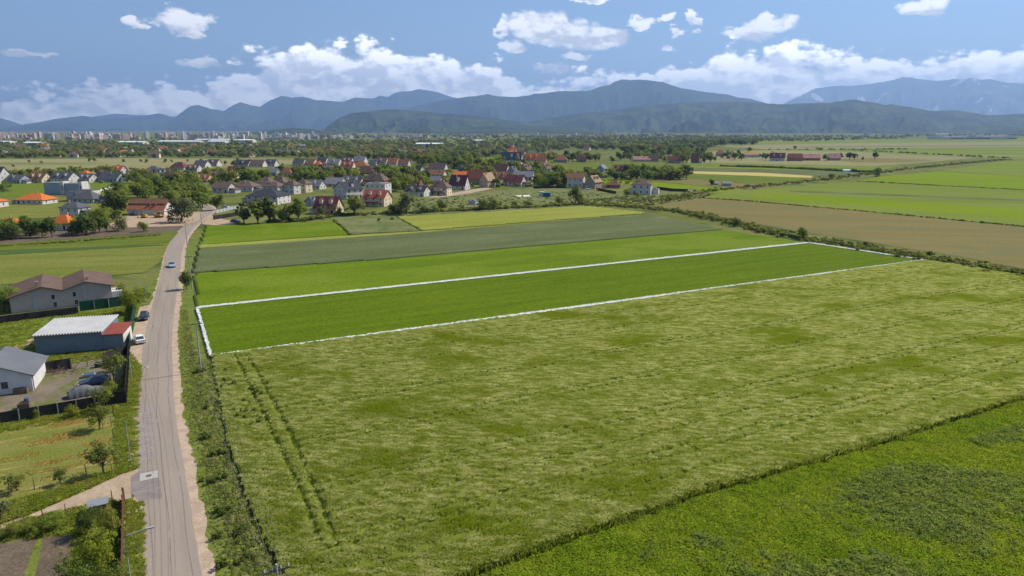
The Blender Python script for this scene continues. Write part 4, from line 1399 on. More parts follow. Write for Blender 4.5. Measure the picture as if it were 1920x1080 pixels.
# containers on the slope
M_BLUE = mat('container_blue', (0.03, 0.13, 0.24), rough=0.5, fine=3, fine_amt=0.12)
for (a, b, w_, m, lab) in ((1025.5, 369.5, 4.4, M_BLUE, 'blue steel container on the grassy slope'), (1016, 367.5, 2.6, WALLS['white'], 'white trailer box left of the blue container')):
    p = at(a, b)
    t = thing('container', lab, 'container', (p.x, p.y + 1.2, 0), R(-12))
    mb = MB()
    mb.box(-w_ / 2, w_ / 2, -1.2, 1.2, 0.15, 2.5)
    mb.build('body', m, t)
    for i in range(int(w_ / 0.6)):
        mb = MB()
        x = -w_ / 2 + 0.3 + i * 0.6
        mb.box(x - 0.1, x + 0.1, -1.26, -1.2, 0.2, 2.4)
        mb.build('rib', m, t)
    mb = MB()
    mb.box(-w_ / 2, w_ / 2, -1.1, 1.1, 0, 0.14)
    mb.build('skid', M_IRON, t)

# far factory
p = at(1838, 261.5)
s = scl(261.5)
t = thing('factory', 'long low grey factory hall near the right horizon', 'factory', (p.x, p.y + 40, 0), R(-4))
for (x0, x1, y0, y1, h0, h1, m) in ((-150, -60, -40, 60, 0, 9, 'white'), (-59, 40, -30, 70, 0, 11, 'white'), (41, 100, -40, 60, 0, 10, 'white'), (101, 150, -20, 60, 0, 12, 'white')):
    mb = MB()
    mb.box(x0, x1, y0, y1, h0, h1)
    mb.build('hall', WALLS[m], t)
    for k in range(3):
        mb = MB()
        xx = x0 + 6 + k * (x1 - x0 - 12) / 3
        mb.box(xx, xx + (x1 - x0) / 5, y0 + 10, y1 - 10, h1 + 0.02, h1 + random.uniform(2, 5))
        mb.build('roof_light', WALLS[random.choice(['white', 'white', 'bluegrey'])], t)
for x0, x1 in ((-110, -62), (-50, 35), (104, 140)):
    mb = MB()
    mb.box(x0, x1, -41.5, -40.2, 3, 6)
    mb.build('window_band', M_GLASS, t)

# ---- far suburb houses
subs = []
SUB_ROOFS = ['tile', 'oldtile', 'brown', 'slate', 'orange', 'greyl', 'oldtile', 'brown']
r_ = random.Random(5)
SUBREG = [((0, 640), (276, 296), 66, 'far suburb house among trees beyond the tan meadow', 'far suburb houses beyond the tan meadow'),
          ((640, 1060), (276, 300), 44, 'far village house among trees below the wooded hills', 'far village houses below the wooded hills'),
          ((1060, 1330), (268, 282), 14, 'far house in the tree belt right of the village', 'far houses in the right tree belt')]
SUBP = []
for (xa, xb), (ya, yb), n, lab, grp in SUBREG:
    for i in range(n):
        a, b = r_.uniform(xa, xb), r_.uniform(ya, yb)
        rk = r_.choice(SUB_ROOFS)
        names = {'tile': 'orange tile roofed', 'oldtile': 'russet roofed', 'brown': 'brown roofed', 'slate': 'slate roofed', 'orange': 'bright orange roofed', 'greyl': 'light grey roofed'}
        t = house(a, b, r_.uniform(11, 15) * scl(b), 4.0 * scl(b), r_.uniform(3, 4) * scl(b), r_.choice('GGH'), r_.uniform(-35, 30), r_.choice(['white', 'white', 'cream', 'sand']), rk,
                  names[rk] + ' ' + lab, d=9, group=grp + ', ' + names[rk], wins=False, chim=r_.random() < 0.5)
        SUBP.append((a, b))

# ---- city blocks
CW = {'pale': mat('block_pale', (0.68, 0.62, 0.57), (0.62, 0.56, 0.52), scale=0.05), 'pink': mat('block_pink', (0.62, 0.47, 0.40), (0.56, 0.42, 0.36), scale=0.05),
      'greyb': mat('block_grey', (0.70, 0.68, 0.67), (0.64, 0.62, 0.61), scale=0.05)}


def block_mesh(kind, m):
    mb = MB()
    L_, D2, h_ = {'slab': (46, 13, 30), 'tower': (20, 18, 40), 'low': (60, 14, 16)}[kind]
    mb.box(-L_ / 2, L_ / 2, -D2 / 2, D2 / 2, 0, h_)
    mb.box(-L_ / 8, L_ / 8, -D2 / 4, D2 / 4, h_, h_ + 3)
    nb = max(2, int(L_ / 9))
    for i in range(nb):
        u = -L_ / 2 + (i + 0.5) * L_ / nb
        mb.box(u - 1.6, u + 1.6, -D2 / 2 - 1.2, -D2 / 2 - 0.01, 2.5, h_ - 0.5)
    for k in range(int(h_ / 3)):
        for i in range(nb):
            u = -L_ / 2 + (i + 0.5) * L_ / nb
            mb.box(u + 1.9, u + 1.9 + L_ / nb - 4.4, -D2 / 2 - 0.15, -D2 / 2 - 0.02, k * 3 + 1.2, k * 3 + 2.6, 1)
    return mb.mesh('apartment_block', [m, M_GLASS])


BM = {(k, c): block_mesh(k, CW[c]) for k in ('slab', 'tower', 'low') for c in CW}
CITY = [((0, 330), (254.5, 262), 115, 'pink', 'apartment block in the dense city row below the left mountains', 'left city blocks'),
        ((330, 600), (254.5, 262), 86, 'pale', 'apartment block in the pale city centre near the tall tower', 'pale city blocks'),
        ((600, 900), (255, 261), 40, 'pale', 'far building at the foot of the dark wooded hill', 'buildings at the hill foot'),
        ((995, 1140), (255.5, 258), 30, 'pale', 'white apartment block in the small far row above the village trees', 'small far row of white blocks'),
        ((1180, 1900), (254, 257), 22, 'pale', 'tiny far building below the long right ridge', 'buildings below the right ridge')]
for (xa, xb), (ya, yb), n, tone, lab, grp in CITY:
    for i in range(n):
        a, b = r_.uniform(xa, xb), r_.uniform(ya, yb)
        c = tone if r_.random() < 0.6 else r_.choice(list(CW))
        kd = r_.choice(['slab', 'slab', 'tower', 'low'] if xa < 600 or 990 < xa < 1100 else ['low', 'low', 'slab'])
        p = at(a, b)
        o = link('apartment_block', BM[(kd, c)])
        o.location = (p.x, p.y, 0)
        o.rotation_euler = (0, 0, r_.choice((R(-20), R(15), R(60), R(-50))))
        sc_ = r_.uniform(0.42, 0.72) * (0.8 if xa > 590 else 1)
        o.scale = (sc_, sc_, sc_ * r_.uniform(0.85, 1.1))
        cn = {'pale': 'pale', 'pink': 'pinkish', 'greyb': 'grey'}[c]
        tag(o, cn + ' ' + {'slab': 'long', 'tower': 'tower', 'low': 'low'}[kd] + ' ' + lab, 'apartment block', grp + ', ' + cn + ' ' + kd)
for a, b, h_, lab in ((488, 263.5, 0.75, 'tallest white tower block standing alone in the city'), (455, 264, 0.55, 'tall white block left of the tallest city tower')):
    p = at(a, b)
    o = link('apartment_block', BM[('tower', 'pale')])
    o.location = p
    o.scale = (0.6, 0.6, h_)
    tag(o, lab, 'apartment block')
for i, (a, b, w_) in enumerate(((340, 270, 120), (250, 271.5, 70), (65, 273, 40), (460, 267, 60), (410, 270, 50), (400, 266, 110), (900, 268, 30), (806, 275.5, 60), (10, 271, 50), (1765, 253.5, 120))):
    p = at(a, b)
    o = thing('warehouse', ['long white warehouse roof left of the city centre', 'white warehouse in front of the left city blocks', 'small white warehouse near the left edge', 'white hall under the tall city blocks',
                            'pale hall among the trees below the city', 'very long white hall in front of the city centre', 'little white hall at the wooded hill foot', 'bright white row of sheds among mid distance trees',
                            'white warehouse at the far left edge', 'long white hall at the foot of the right ridge'][i], 'warehouse', p, R(-6))
    mb = MB()
    gable_wall(mb, w_, 24, 7, 2)
    mb.build('wall', WALLS['white'], o)
    mb = MB()
    gable_roof(mb, w_, 24, 7, 2, 0.8, 0.4)
    mb.build('roof', M_FOIL, o)

# ------------------------------------------------------------------ foreground buildings
def frame_pt(px, py, z=0):
    return at(px, py, z)


# long shed: white corrugated roof, dark grey wall
A = at(69, 667)
B = at(233, 655)
ax = (B - A).normalized()
rz_shed = math.atan2(ax.y, ax.x)
t = thing('shed', 'long grey shed with white corrugated roof and small red roofed end', 'shed', (A.x, A.y, 0), rz_shed)
L = (B - A).length
Lw = L * 0.765
Dp = 10.5
M_SHEDW = mat('shed_wall', (0.145, 0.185, 0.21), (0.17, 0.21, 0.23), scale=0.3, fine=2, fine_amt=0.08)
M_CORR = mat('corrugated_white', (0.44, 0.435, 0.425), (0.38, 0.375, 0.37), scale=0.3, rough=0.45, spec=0.35)
M_REDR = mat('sheet_red', (0.27, 0.075, 0.055), (0.23, 0.065, 0.05), scale=0.5, rough=0.6)
mb = MB()
h0, h1 = 3.7, 3.95
mb.poly([(0, 0, 0), (Lw, 0, 0), (Lw, Dp, 0), (0, Dp, 0), (0, 0, h0), (Lw, 0, h0), (Lw, Dp, h1), (0, Dp, h1)], [(3, 2, 1, 0), (4, 5, 6, 7), (0, 1, 5, 4), (1, 2, 6, 5), (2, 3, 7, 6), (3, 0, 4, 7)])
mb.build('wall', M_SHEDW, t)
mb = MB()
nr = 24
for i in range(nr):
    x0 = -0.35 + (Lw + 0.5) * i / nr
    wd = (Lw + 0.5) / nr
    pr_ = [(0, 0.05), (wd * 0.25, 0.05), (wd * 0.4, 0.24), (wd * 0.75, 0.24), (wd * 0.95, 0.05)]
    for (u0, z0), (u1, z1) in zip(pr_, pr_[1:] + [(wd, 0.05)]):
        mb.poly([(x0 + u0, -0.4, h0 + z0), (x0 + u1, -0.4, h0 + z1), (x0 + u1, Dp + 0.3, h1 + z1), (x0 + u0, Dp + 0.3, h1 + z0)], [(0, 1, 2, 3)])
mb.poly([(-0.35, -0.4, h0 + 0.01), (Lw + 0.15, -0.4, h0 + 0.01), (Lw + 0.15, Dp + 0.3, h1 + 0.01), (-0.35, Dp + 0.3, h1 + 0.01)], [(3, 2, 1, 0)])
mb.build('roof', M_CORR, t)
mb = MB()
mb.box(Lw + 0.01, L, 0.1, 6.0, 0, 3.0)
mb.build('end_wall', M_SHEDW, t)
mb = MB()
mb.poly([(Lw - 0.1, -0.3, 3.06), (L + 0.3, -0.3, 3.06), (L + 0.3, 6.4, 3.5), (Lw - 0.1, 6.4, 3.5), (Lw - 0.1, -0.3, 3.16), (L + 0.3, -0.3, 3.16), (L + 0.3, 6.4, 3.6), (Lw - 0.1, 6.4, 3.6)],
        [(3, 2, 1, 0), (4, 5, 6, 7), (0, 1, 5, 4), (1, 2, 6, 5), (2, 3, 7, 6), (3, 0, 4, 7)])
mb.build('end_roof', M_REDR, t)
mb = MB()
mb.box(L + 0.01, L + 0.06, 0.2, 5.9, 0, 2.95)
mb.build('side_sheet', WALLS['white'], t)
mb = MB()
mb.tube([(-0.1, -0.42, h0 - 0.02), (Lw, -0.42, h0 - 0.02)], 0.09, n=6)
mb.build('gutter', M_IRON, t)
mb = MB()
mb.box(-0.06, -0.01, 1.0, 4.2, 0, 2.9)
mb.build('door', M_DOOR, t)

# grey roofed house, gable to the camera, at the left edge
rid0, rid1 = at(7, 678, 4.6), at(38, 648, 4.6)
ev0, ev1 = at(61, 703, 2.8), at(89, 667, 2.8)
c1 = at(68, 733)
dirr = (ev1 - ev0)
dirr.z = 0
LW = dirr.length
rzh = math.atan2(dirr.y, dirr.x)
nrm = Vector((dirr.y, -dirr.x, 0)).normalized()
half = 5.2
cen = (ev0 + ev1) / 2 - nrm * (half + 0.3)
t = thing('house', 'white house with grey metal gable roof and porch at the left edge', 'house', (cen.x, cen.y, 0), rzh)
mb = MB()
gable_wall(mb, LW - 0.8, half * 2, 2.75, 2.3)
mb.build('wall', mat('plaster_house', (0.62, 0.60, 0.58), (0.56, 0.54, 0.52), scale=0.4, fine=2, fine_amt=0.06), t)
mb = MB()
gable_roof(mb, LW - 0.8, half * 2, 2.75, 2.3, 0.45, 0.14)
for i in range(18):
    x = -(LW + 0.1) / 2 + (LW + 0.1) * (i + 0.5) / 18
    for s in (-1, 1):
        sl = 2.3 / half
        mb.poly([(x - 0.03, 0, 5.05 + 0.2), (x + 0.03, 0, 5.05 + 0.2), (x + 0.03, s * (half + 0.45), 2.75 - sl * 0.45 + 0.23), (x - 0.03, s * (half + 0.45), 2.75 - sl * 0.45 + 0.23)], [(0, 1, 2, 3)])
mb.build('roof', mat('metal_roof_grey', (0.15, 0.155, 0.165), (0.13, 0.135, 0.145), scale=0.3, rough=0.55, spec=0.3), t)
add_window(t, 'l', -1.6, 0.95, LW - 0.8, half * 2, 1.1, 1.2)
add_window(t, 'l', 2.4, 0.95, LW - 0.8, half * 2, 1.1, 1.2)
mb = MB()
xw = -(LW - 0.8) / 2
mb.poly([(xw - 2.0, 0.4, 2.15), (xw - 2.0, 4.4, 2.15), (xw - 0.02, 4.4, 2.7), (xw - 0.02, 0.4, 2.7), (xw - 2.0, 0.4, 2.25), (xw - 2.0, 4.4, 2.25), (xw - 0.02, 4.4, 2.8), (xw - 0.02, 0.4, 2.8)],
        [(3, 2, 1, 0)[::-1], (4, 5, 6, 7)[::-1], (0, 1, 5, 4)[::-1], (1, 2, 6, 5)[::-1], (2, 3, 7, 6)[::-1], (3, 0, 4, 7)[::-1]])
mb.build('porch_roof', MATS['metal_roof_grey'], t)
for y in (0.5, 4.25):
    mb = MB()
    mb.box(xw - 1.95, xw - 1.75, y - 0.1, y + 0.1, 0, 2.14)
    mb.build('porch_post', WALLS['white'], t)
mb = MB()
mb.box(xw - 0.06, xw - 0.01, 1.3, 2.4, 0.05, 2.1)
mb.build('door', M_DOOR, t)
mb = MB()
mb.tube([(xw + 0.3, -half - 0.08, 2.6), (xw + 0.3, -half - 0.08, 0.1)], 0.06)
mb.build('downpipe', M_IRON, t)

# beige double house with brown roofs
A, B = at(22, 588), at(212, 566)
ax = (B - A)
rzd = math.atan2(ax.y, ax.x)
L = ax.length
t = thing('house', 'long taupe double house with two low brown gables', 'house', (A.x, A.y, 0), rzd)
Dd = 15.0
he = 3.5
xs = [0, L * 0.31, L * 0.51, L * 0.74, L]
zs = [he + 0.1, he + 1.8, he + 0.5, he + 2.0, he + 0.6]
mb = MB()
n_ = len(xs)
vs = [(x, y, z) for y in (0, Dd) for x, z in list(zip(xs, zs))] + [(x, y, -0.2) for y in (0, Dd) for x in (0, L)]
b0 = 2 * n_
mb.poly(vs, [tuple([b0, b0 + 1] + list(range(n_ - 1, -1, -1))), tuple([b0 + 3, b0 + 2] + list(range(n_, 2 * n_))), (b0, 0, n_, b0 + 2), (b0 + 1, b0 + 3, 2 * n_ - 1, n_ - 1)])
mb.build('wall', WALLS['taupe'], t)
mb = MB()
xo = [-0.7] + xs[1:-1] + [L + 0.7]
zo = [zs[0] - 0.25] + zs[1:-1] + [zs[-1] - 0.25]
for i in range(n_ - 1):
    a0, a1, z0, z1 = xo[i], xo[i + 1], zo[i], zo[i + 1]
    mb.poly([(a0, -0.8, z0 + .04), (a1, -0.8, z1 + .04), (a1, Dd + .6, z1 + .04), (a0, Dd + .6, z0 + .04), (a0, -0.8, z0 + .26), (a1, -0.8, z1 + .26), (a1, Dd + .6, z1 + .26), (a0, Dd + .6, z0 + .26)],
            [(3, 2, 1, 0), (4, 5, 6, 7), (0, 1, 5, 4), (1, 2, 6, 5), (2, 3, 7, 6), (3, 0, 4, 7)])
ro = mb.build('roof', mat('shingle_brown', (0.125, 0.085, 0.070), (0.150, 0.102, 0.084), scale=0.4, fine=3, fine_amt=0.12), t)
for x in (L * 0.27, L * 0.76):
    mb = MB()
    mb.box(x - 0.3, x + 0.3, 1.2, 1.8, he + 1, he + 3.0)
    mb.build('chimney', M_CHIM, ro)
for u, z in ((L * 0.41, 2.2), (L * 0.62, 2.3), (L * 0.42, 0.4), (L * 0.63, 0.4)):
    o = link('window', win_mesh(0.9, 1.2), t)
    o.location = (u, 0, z)
for u in (L * 0.22, L * 0.71):
    mb = MB()
    mb.box(u, u + 0.5, -0.12, -0.01, 0, he + 1.1)
    mb.build('pilaster', WALLS['grey'], t)
mb = MB()
mb.box(L + 0.02, L + 2.2, 0.5, 5, 0, 2.4)
mb.build('entrance_wing', WALLS['white'], t)

# ------------------------------------------------------------------ fences
M_FENCE = mat('fence_dark', (0.035, 0.032, 0.030), (0.05, 0.045, 0.042), scale=0.6, fine=4, rough=0.8)
M_POST = mat('post_concrete', (0.34, 0.32, 0.29), fine=5)
M_MESHG = mat('fence_green', (0.015, 0.055, 0.035), (0.022, 0.07, 0.045), scale=0.6, rough=0.7)
M_RUST = mat('rusty_steel', (0.16, 0.075, 0.045), (0.11, 0.055, 0.035), scale=3, fine=8)
M_WOOD = mat('timber', (0.20, 0.15, 0.10), (0.15, 0.11, 0.075), scale=1.2, fine=6)


def fence(name, label, pts, h_, step, m, post_m, cat='fence', post_h=None, post_r=0.06):
    t = thing(name, label, cat, (pts[0].x, pts[0].y, 0))
    for a, b in zip(pts[:-1], pts[1:]):
        a, b = a - pts[0], b - pts[0]
        d = b - a
        n = max(1, round(d.length / step))
        ang = math.atan2(d.y, d.x)
        for i in range(n):
            M_ = Matrix.Translation(a + d * (i / n)) @ Matrix.Rotation(ang, 4, 'Z')
            q = MB()
            q.box(0.04, d.length / n - 0.04, -0.02, 0.02, 0.04, h_, M=M_)
            q.build('panel', m, t)
            q = MB()
            q.box(-post_r, post_r, -0.12, -0.03, 0, post_h or h_ + 0.1, M=M_)
            q.build('post', post_m, t)
    return t


fence('fence', 'long black panel fence with pale posts between yard and orchard', W([(-40, 803), (0, 796), (110, 777), (213, 759)]), 1.75, 2.3, M_FENCE, M_POST)
fence('fence', 'tall black panel fence along the road side of the yard', W([(237, 757), (240, 712), (243, 662)]), 2.1, 2.4, M_FENCE, M_FENCE)
fence('fence', 'short black fence piece closing the yard corner', W([(213, 759), (237, 757)]), 2.0, 2.0, M_FENCE, M_FENCE)
fence('fence', 'black panel fence behind the scrap pile', W([(84, 701), (134, 692)]), 2.0, 2.4, M_FENCE, M_FENCE)
fence('fence', 'black panel fence right of the timber gate', W([(195, 682), (241, 664)]), 1.9, 2.4, M_FENCE, M_FENCE)
fence('fence', 'green mesh fence behind the long shed', W([(150, 584), (205, 577), (252, 570)]), 2.3, 2.6, M_MESHG, M_POST)
fence('fence', 'green mesh fence along the road beside the shed', W([(256, 571), (250, 610), (244, 655)]), 2.2, 2.6, M_MESHG, M_POST)
fence('fence', 'dark fence in front of the taupe double house', W([(-40, 612), (20, 604), (148, 588)]), 1.6, 3.0, M_FENCE, M_FENCE)
fence('fence', 'dark garden fence beside the lone square white house', W([(1232, 355), (1262, 359), (1290, 360)]), 1.9, 4, M_FENCE, M_FENCE)
fence('fence', 'dark wall along the back of the village gardens', W([(1000, 354), (1060, 353)]), 1.7, 4, M_FENCE, M_FENCE)
fence('fence', 'brown garden fence below the open pavilion', W([(1120, 357), (1155, 364)]), 1.8, 4, mat('fence_brown', (0.10, 0.055, 0.04)), M_FENCE)
fence('fence', 'dark fence beside the road bend garden', W([(400, 413), (448, 404)]), 1.9, 3.5, M_FENCE, M_FENCE)
fence('fence', 'grey garden fence further up the road bend', W([(405, 400), (450, 390)]), 1.6, 3.5, MATS['plaster_grey'], M_FENCE)
t = fence('fence', 'rusty sheet fence running beside the bottom garden', W([(233, 938), (232, 1000), (230, 1130)]), 1.5, 2.0, M_RUST, M_RUST)

# timber gate
A, B = at(135, 692), at(194, 683)
d = B - A
t = thing('gate', 'open frame timber gate with diagonal braces in the yard fence', 'gate', (A.x, A.y, 0), math.atan2(d.y, d.x))
L = d.length
for (p0, p1, nm) in (((0, 0, 0), (0, 0, 2.0), 'post'), ((L / 2, 0, 0), (L / 2, 0, 2.0), 'post'), ((L, 0, 0), (L, 0, 2.0), 'post'), ((0, 0, 1.9), (L, 0, 1.9), 'top_rail'), ((0.1, 0.02, 0.1), (L / 2, 0.02, 1.85), 'brace'),
                     ((L / 2, 0.02, 1.85), (L - 0.1, 0.02, 0.1), 'brace')):
    mb = MB()
    mb.tube([p0, p1], 0.09 if nm == 'post' else 0.05, n=5)
    mb.build(nm, M_WOOD, t)

# single orchard fence posts
for i, (a, b, h_) in enumerate([(17, 918, 1.5), (65, 918, 1.5), (162, 893, 1.5), (211, 893, 1.6), (214, 870, 1.7), (35, 972, 1.2), (80, 970, 1.3), (124, 966, 1.3), (211, 943, 1.5), (234, 940, 1.7), (213, 825, 1.6), (209, 800, 1.6), (213, 780, 1.6), (193, 805, 1.0)]):
    p = at(a, b)
    o = MB()
    o.tube([(0, 0, 0), (0.03, 0, h_ * 0.5), (0.02, 0, h_)], 0.055, 0.045, n=6)
    ob = o.build('fence_post', M_WOOD if i % 2 else M_RUST)
    ob.location = p
    tag(ob, ['leftmost lawn post beside the forked shrub', 'lawn post between the two small orchard trees', 'post left of the dark orchard tree shadow', 'tall post right of the dark orchard tree', 'post at the lawn edge right of the dark orchard tree',
             'leftmost post on the near side of the dirt track', 'second post from left on the near side of the dirt track', 'third post from left beside the dirt track', 'post beside the grey hutch roof by the dirt track',
             'rusty corner post where the dirt track meets the road', 'lawn edge post above the dark orchard tree', 'leaning lawn edge post below the fence corner trees', 'lawn edge post nearest the black fence corner', 'short stake under the fence corner trees'][i], 'post')

# ------------------------------------------------------------------ poles, lamps, wires
M_POLE = mat('pole_concrete', (0.36, 0.33, 0.30), (0.30, 0.27, 0.25), scale=1)
M_STEEL = mat('galvanised', (0.30, 0.31, 0.31), rough=0.6)
PP = [Vector((-17.3, 44.2, 0)), Vector((-52.6, 109.3, 0)), Vector((-82.3, 171, 0)), Vector((-112, 232.7, 0)), Vector((-134.3, 294, 0))]
PL = ['nearest utility pole with crossarm rising at the bottom edge', 'utility pole with crossarm beside the corner of the drawn white outline', 'utility pole standing in the roadside bush', 'utility pole beside the rye field corner',
      'farthest utility pole at the road bend']
WTOP = []
for p, lab in zip(PP, PL):
    d = (PP[1] - PP[0]).normalized()
    t = thing('utility_pole', lab, 'pole', p, math.atan2(d.y, d.x) - math.pi / 2, 'utility poles along the road')
    mb = MB()
    mb.tube([(0, 0, 0), (0, 0, 8.9)], 0.15, 0.09, n=8)
    mb.build('pole', M_POLE, t)
    mb = MB()
    mb.box(-0.95, 0.95, -0.06, 0.06, 8.35, 8.47)
    mb.build('crossarm', M_IRON, t)
    for x in (-0.85, -0.3, 0.3, 0.85):
        mb = MB()
        mb.tube([(x, 0, 8.47), (x, 0, 8.68)], 0.05, 0.035, n=6)
        mb.build('insulator', M_FRAME, t)
    ww = Vector((d.y, -d.x, 0))
    WTOP.append([p + ww * x + Vector((0, 0, 8.68)) for x in (-0.85, -0.3, 0.3, 0.85)])
M_WIRE = mat('wire', (0.22, 0.22, 0.22), metallic=0.4, rough=0.5)
for i in range(len(PP) - 1):
    for k in range(4):
        a, b = WTOP[i][k], WTOP[i + 1][k]
        pts = []
        for q in range(15):
            s_ = q / 14
            c = a.lerp(b, s_)
            c.z -= 1.1 * 4 * s_ * (1 - s_)
            pts.append(c)
        mb = MB()
        mb.tube(pts, 0.012, n=3, cap=False)
        tag(mb.build('power_line', M_WIRE), 'thin overhead power wire, span ' + ['nearest the camera', 'past the boundary corner', 'past the roadside bush', 'before the road bend'][i], 'wire',
            'overhead wires span ' + ['nearest', 'second', 'third', 'farthest'][i])


def lamp(px, py, h_, label, arm=1.6, group='street lamps', top=None):
    p = at(px, py) if top is None else at(px, py, h_)
    t = thing('street_lamp', label, 'street lamp', (p.x, p.y, 0), FA, group)
    mb = MB()
    mb.tube([(0, 0, 0), (0, 0, h_ - 0.4), (0.15, 0, h_ - 0.1)], 0.05, 0.035, n=8)
    mb.build('pole', M_STEEL, t)
    if arm:
        mb = MB()
        mb.tube([(0.15, 0, h_ - 0.1), (arm, 0, h_ + 0.12)], 0.04, n=6)
        mb.build('arm', M_STEEL, t)
        mb = MB()
        mb.box(arm, arm + 0.6, -0.12, 0.12, h_ + 0.06, h_ + 0.17)
        mb.build('lamp_head', M_STEEL, t)
    mb = MB()
    mb.box(-0.25, 0.25, -0.25, 0.25, 0, 0.08)
    mb.build('base', M_CONC, t)


lamp(233, 1003, 7.0, 'nearest street lamp with arm at the bottom left', top=True)
lamp(245, 863, 5.4, 'thin pale pole on the roadside grass above the junction', arm=0)
lamp(248, 714, 4.6, 'thin pale pole beside the tall black fence', arm=0)
lamp(276, 575, 5.6, 'street lamp above the dark parked car', arm=-1.6)
lamp(334, 419, 6.5, 'street lamp in front of the big willow', arm=1.4)
lamp(392, 391, 6.5, 'far lamp post at the road bend junction', arm=1.2)

# ------------------------------------------------------------------ cars
M_TYRE = mat('tyre', (0.02, 0.02, 0.02), rough=0.8)
M_RIM = mat('rim', (0.45, 0.45, 0.46), rough=0.35, metallic=0.7)
M_LAMPR = mat('tail_light', (0.45, 0.02, 0.02), rough=0.3)
M_LAMPW = mat('head_light', (0.8, 0.8, 0.78), rough=0.2)


def paint(n, c):
    return mat('paint_' + n, c, rough=0.25, spec=0.6)


def car(name, label, loc, rz, pm, L=4.4, Wd=1.78, hh=1.48, group=None):
    t = thing(name, label, 'car', (loc.x, loc.y, 0.05), rz, group)
    # lofted lower body, x forward
    st = [(-L / 2, 0.42, 0.88, 0.80), (-L / 2 + 0.12, 0.30, 0.98, 0.94), (-L * 0.28, 0.24, 0.96, 1.0), (L * 0.18, 0.24, 0.92, 1.0), (L / 2 - 0.5, 0.26, 0.80, 0.96), (L / 2 - 0.1, 0.30, 0.68, 0.88), (L / 2, 0.40, 0.58, 0.74)]
    mb = MB()
    ring = []
    for x, z0, z1, k in st:
        y = Wd / 2 * k
        ring.append([(x, -y * 0.92, z0), (x, -y, z0 + 0.2), (x, -y, (z0 + z1) / 2 + 0.12), (x, -y * 0.9, z1), (x, y * 0.9, z1), (x, y, (z0 + z1) / 2 + 0.12), (x, y, z0 + 0.2), (x, y * 0.92, z0)])
    for a, b in zip(ring[:-1], ring[1:]):
        for i in range(8):
            j = (i + 1) % 8
            mb.face([a[i], b[i], b[j], a[j]])
    mb.face(ring[0])
    mb.face(ring[-1][::-1])
    body = mb.build('body', pm, t, True)
    cab = [(-L * 0.44, 0.92, 0.84), (-L * 0.33, hh - 0.06, 0.66), (-L * 0.12, hh, 0.68), (L * 0.06, hh - 0.05, 0.66), (L * 0.24, 0.88, 0.82)]
    mg = MB()
    rg = [[(x, -Wd / 2 * k, z), (x, Wd / 2 * k, z)] for x, z, k in cab]
    bs = [[(x, -Wd / 2 * 0.86, 0.86), (x, Wd / 2 * 0.86, 0.86)] for x, z, k in cab]
    for (a, b), (c, e) in zip(zip(rg[:-1], rg[1:]), zip(bs[:-1], bs[1:])):
        mg.face([a[0], b[0], b[1], a[1]])
        mg.face([c[0], e[0], b[0], a[0]])
        mg.face([a[1], b[1], e[1], c[1]])
    mg.build('windows', M_GLASS, t)
    mr = MB()
    x0, x1 = cab[1][0] + 0.06, cab[3][0] - 0.02
    mr.poly([(x0, -Wd * 0.325, hh - 0.035), (-L * 0.12, -Wd * 0.335, hh + 0.02), (x1, -Wd * 0.325, hh - 0.03), (x1, Wd * 0.325, hh - 0.03), (-L * 0.12, Wd * 0.335, hh + 0.02), (x0, Wd * 0.325, hh - 0.035)],
            [(0, 1, 4, 5), (1, 2, 3, 4)])
    mr.build('roof', pm, t)
    for s in (-1, 1):
        for x in (-L * 0.30, L * 0.31):
            mw = MB()
            mw.tube([(x, s * (Wd / 2 - 0.2), 0.31), (x, s * (Wd / 2 + 0.01), 0.31)], 0.31, n=14)
            wh = mw.build('wheel', M_TYRE, t)
            mw = MB()
            mw.tube([(x, s * (Wd / 2 + 0.0), 0.31), (x, s * (Wd / 2 + 0.025), 0.31)], 0.19, n=10)
            mw.build('rim', M_RIM, wh)
        ml = MB()
        ml.box(-L / 2 - 0.01, -L / 2 + 0.15, s * Wd * 0.40 - 0.17, s * Wd * 0.40 + 0.17, 0.70, 0.86)
        ml.build('tail_light', M_LAMPR, t)
        ml = MB()
        ml.box(L / 2 - 0.2, L / 2 + 0.0, s * Wd * 0.33 - 0.16, s * Wd * 0.33 + 0.16, 0.52, 0.64)
        ml.build('headlight', M_LAMPW, t)
    ml = MB()
    ml.box(-L / 2 - 0.02, -L / 2 + 0.05, -0.26, 0.26, 0.55, 0.66)
    ml.build('number_plate', M_FRAME, t)
    return t


RDIR = math.atan2(E2.y, E2.x)
car('car', 'white car parked beside the shed, rear to camera', at(262, 646) + E2 * 1.8, RDIR + R(4), paint('white', (0.75, 0.75, 0.76)))
car('car', 'dark blue car parked facing the camera behind the white car', at(270, 602) + E2 * 1.8, RDIR + math.pi - R(6), paint('navy', (0.012, 0.016, 0.030)))
car('car', 'silver blue car driving along the road', at(323, 502) + E2 * 1.5, RDIR + math.pi, paint('silver', (0.30, 0.38, 0.47)))
car('car', 'dark blue car parked in the yard behind the covered car', at(173, 722) + E1 * 0.4, FA + R(8) + math.pi, paint('blue', (0.02, 0.04, 0.085)), 4.5)
car('car', 'dark car parked beside the small green field', at(442, 417.5), R(-8), paint('black', (0.03, 0.03, 0.033)))
car('car', 'white car parked near the road bend', at(423, 390.5), R(-4), paint('white2', (0.7, 0.7, 0.7)))
car('car', 'dark car standing under the barn wall', at(251, 405), R(-6), paint('black2', (0.02, 0.02, 0.022)))
car('van', 'white van parked below the tan gabled house', at(1102, 355.5), R(20), paint('white3', (0.7, 0.7, 0.7)), 4.6, 1.9, 1.9)

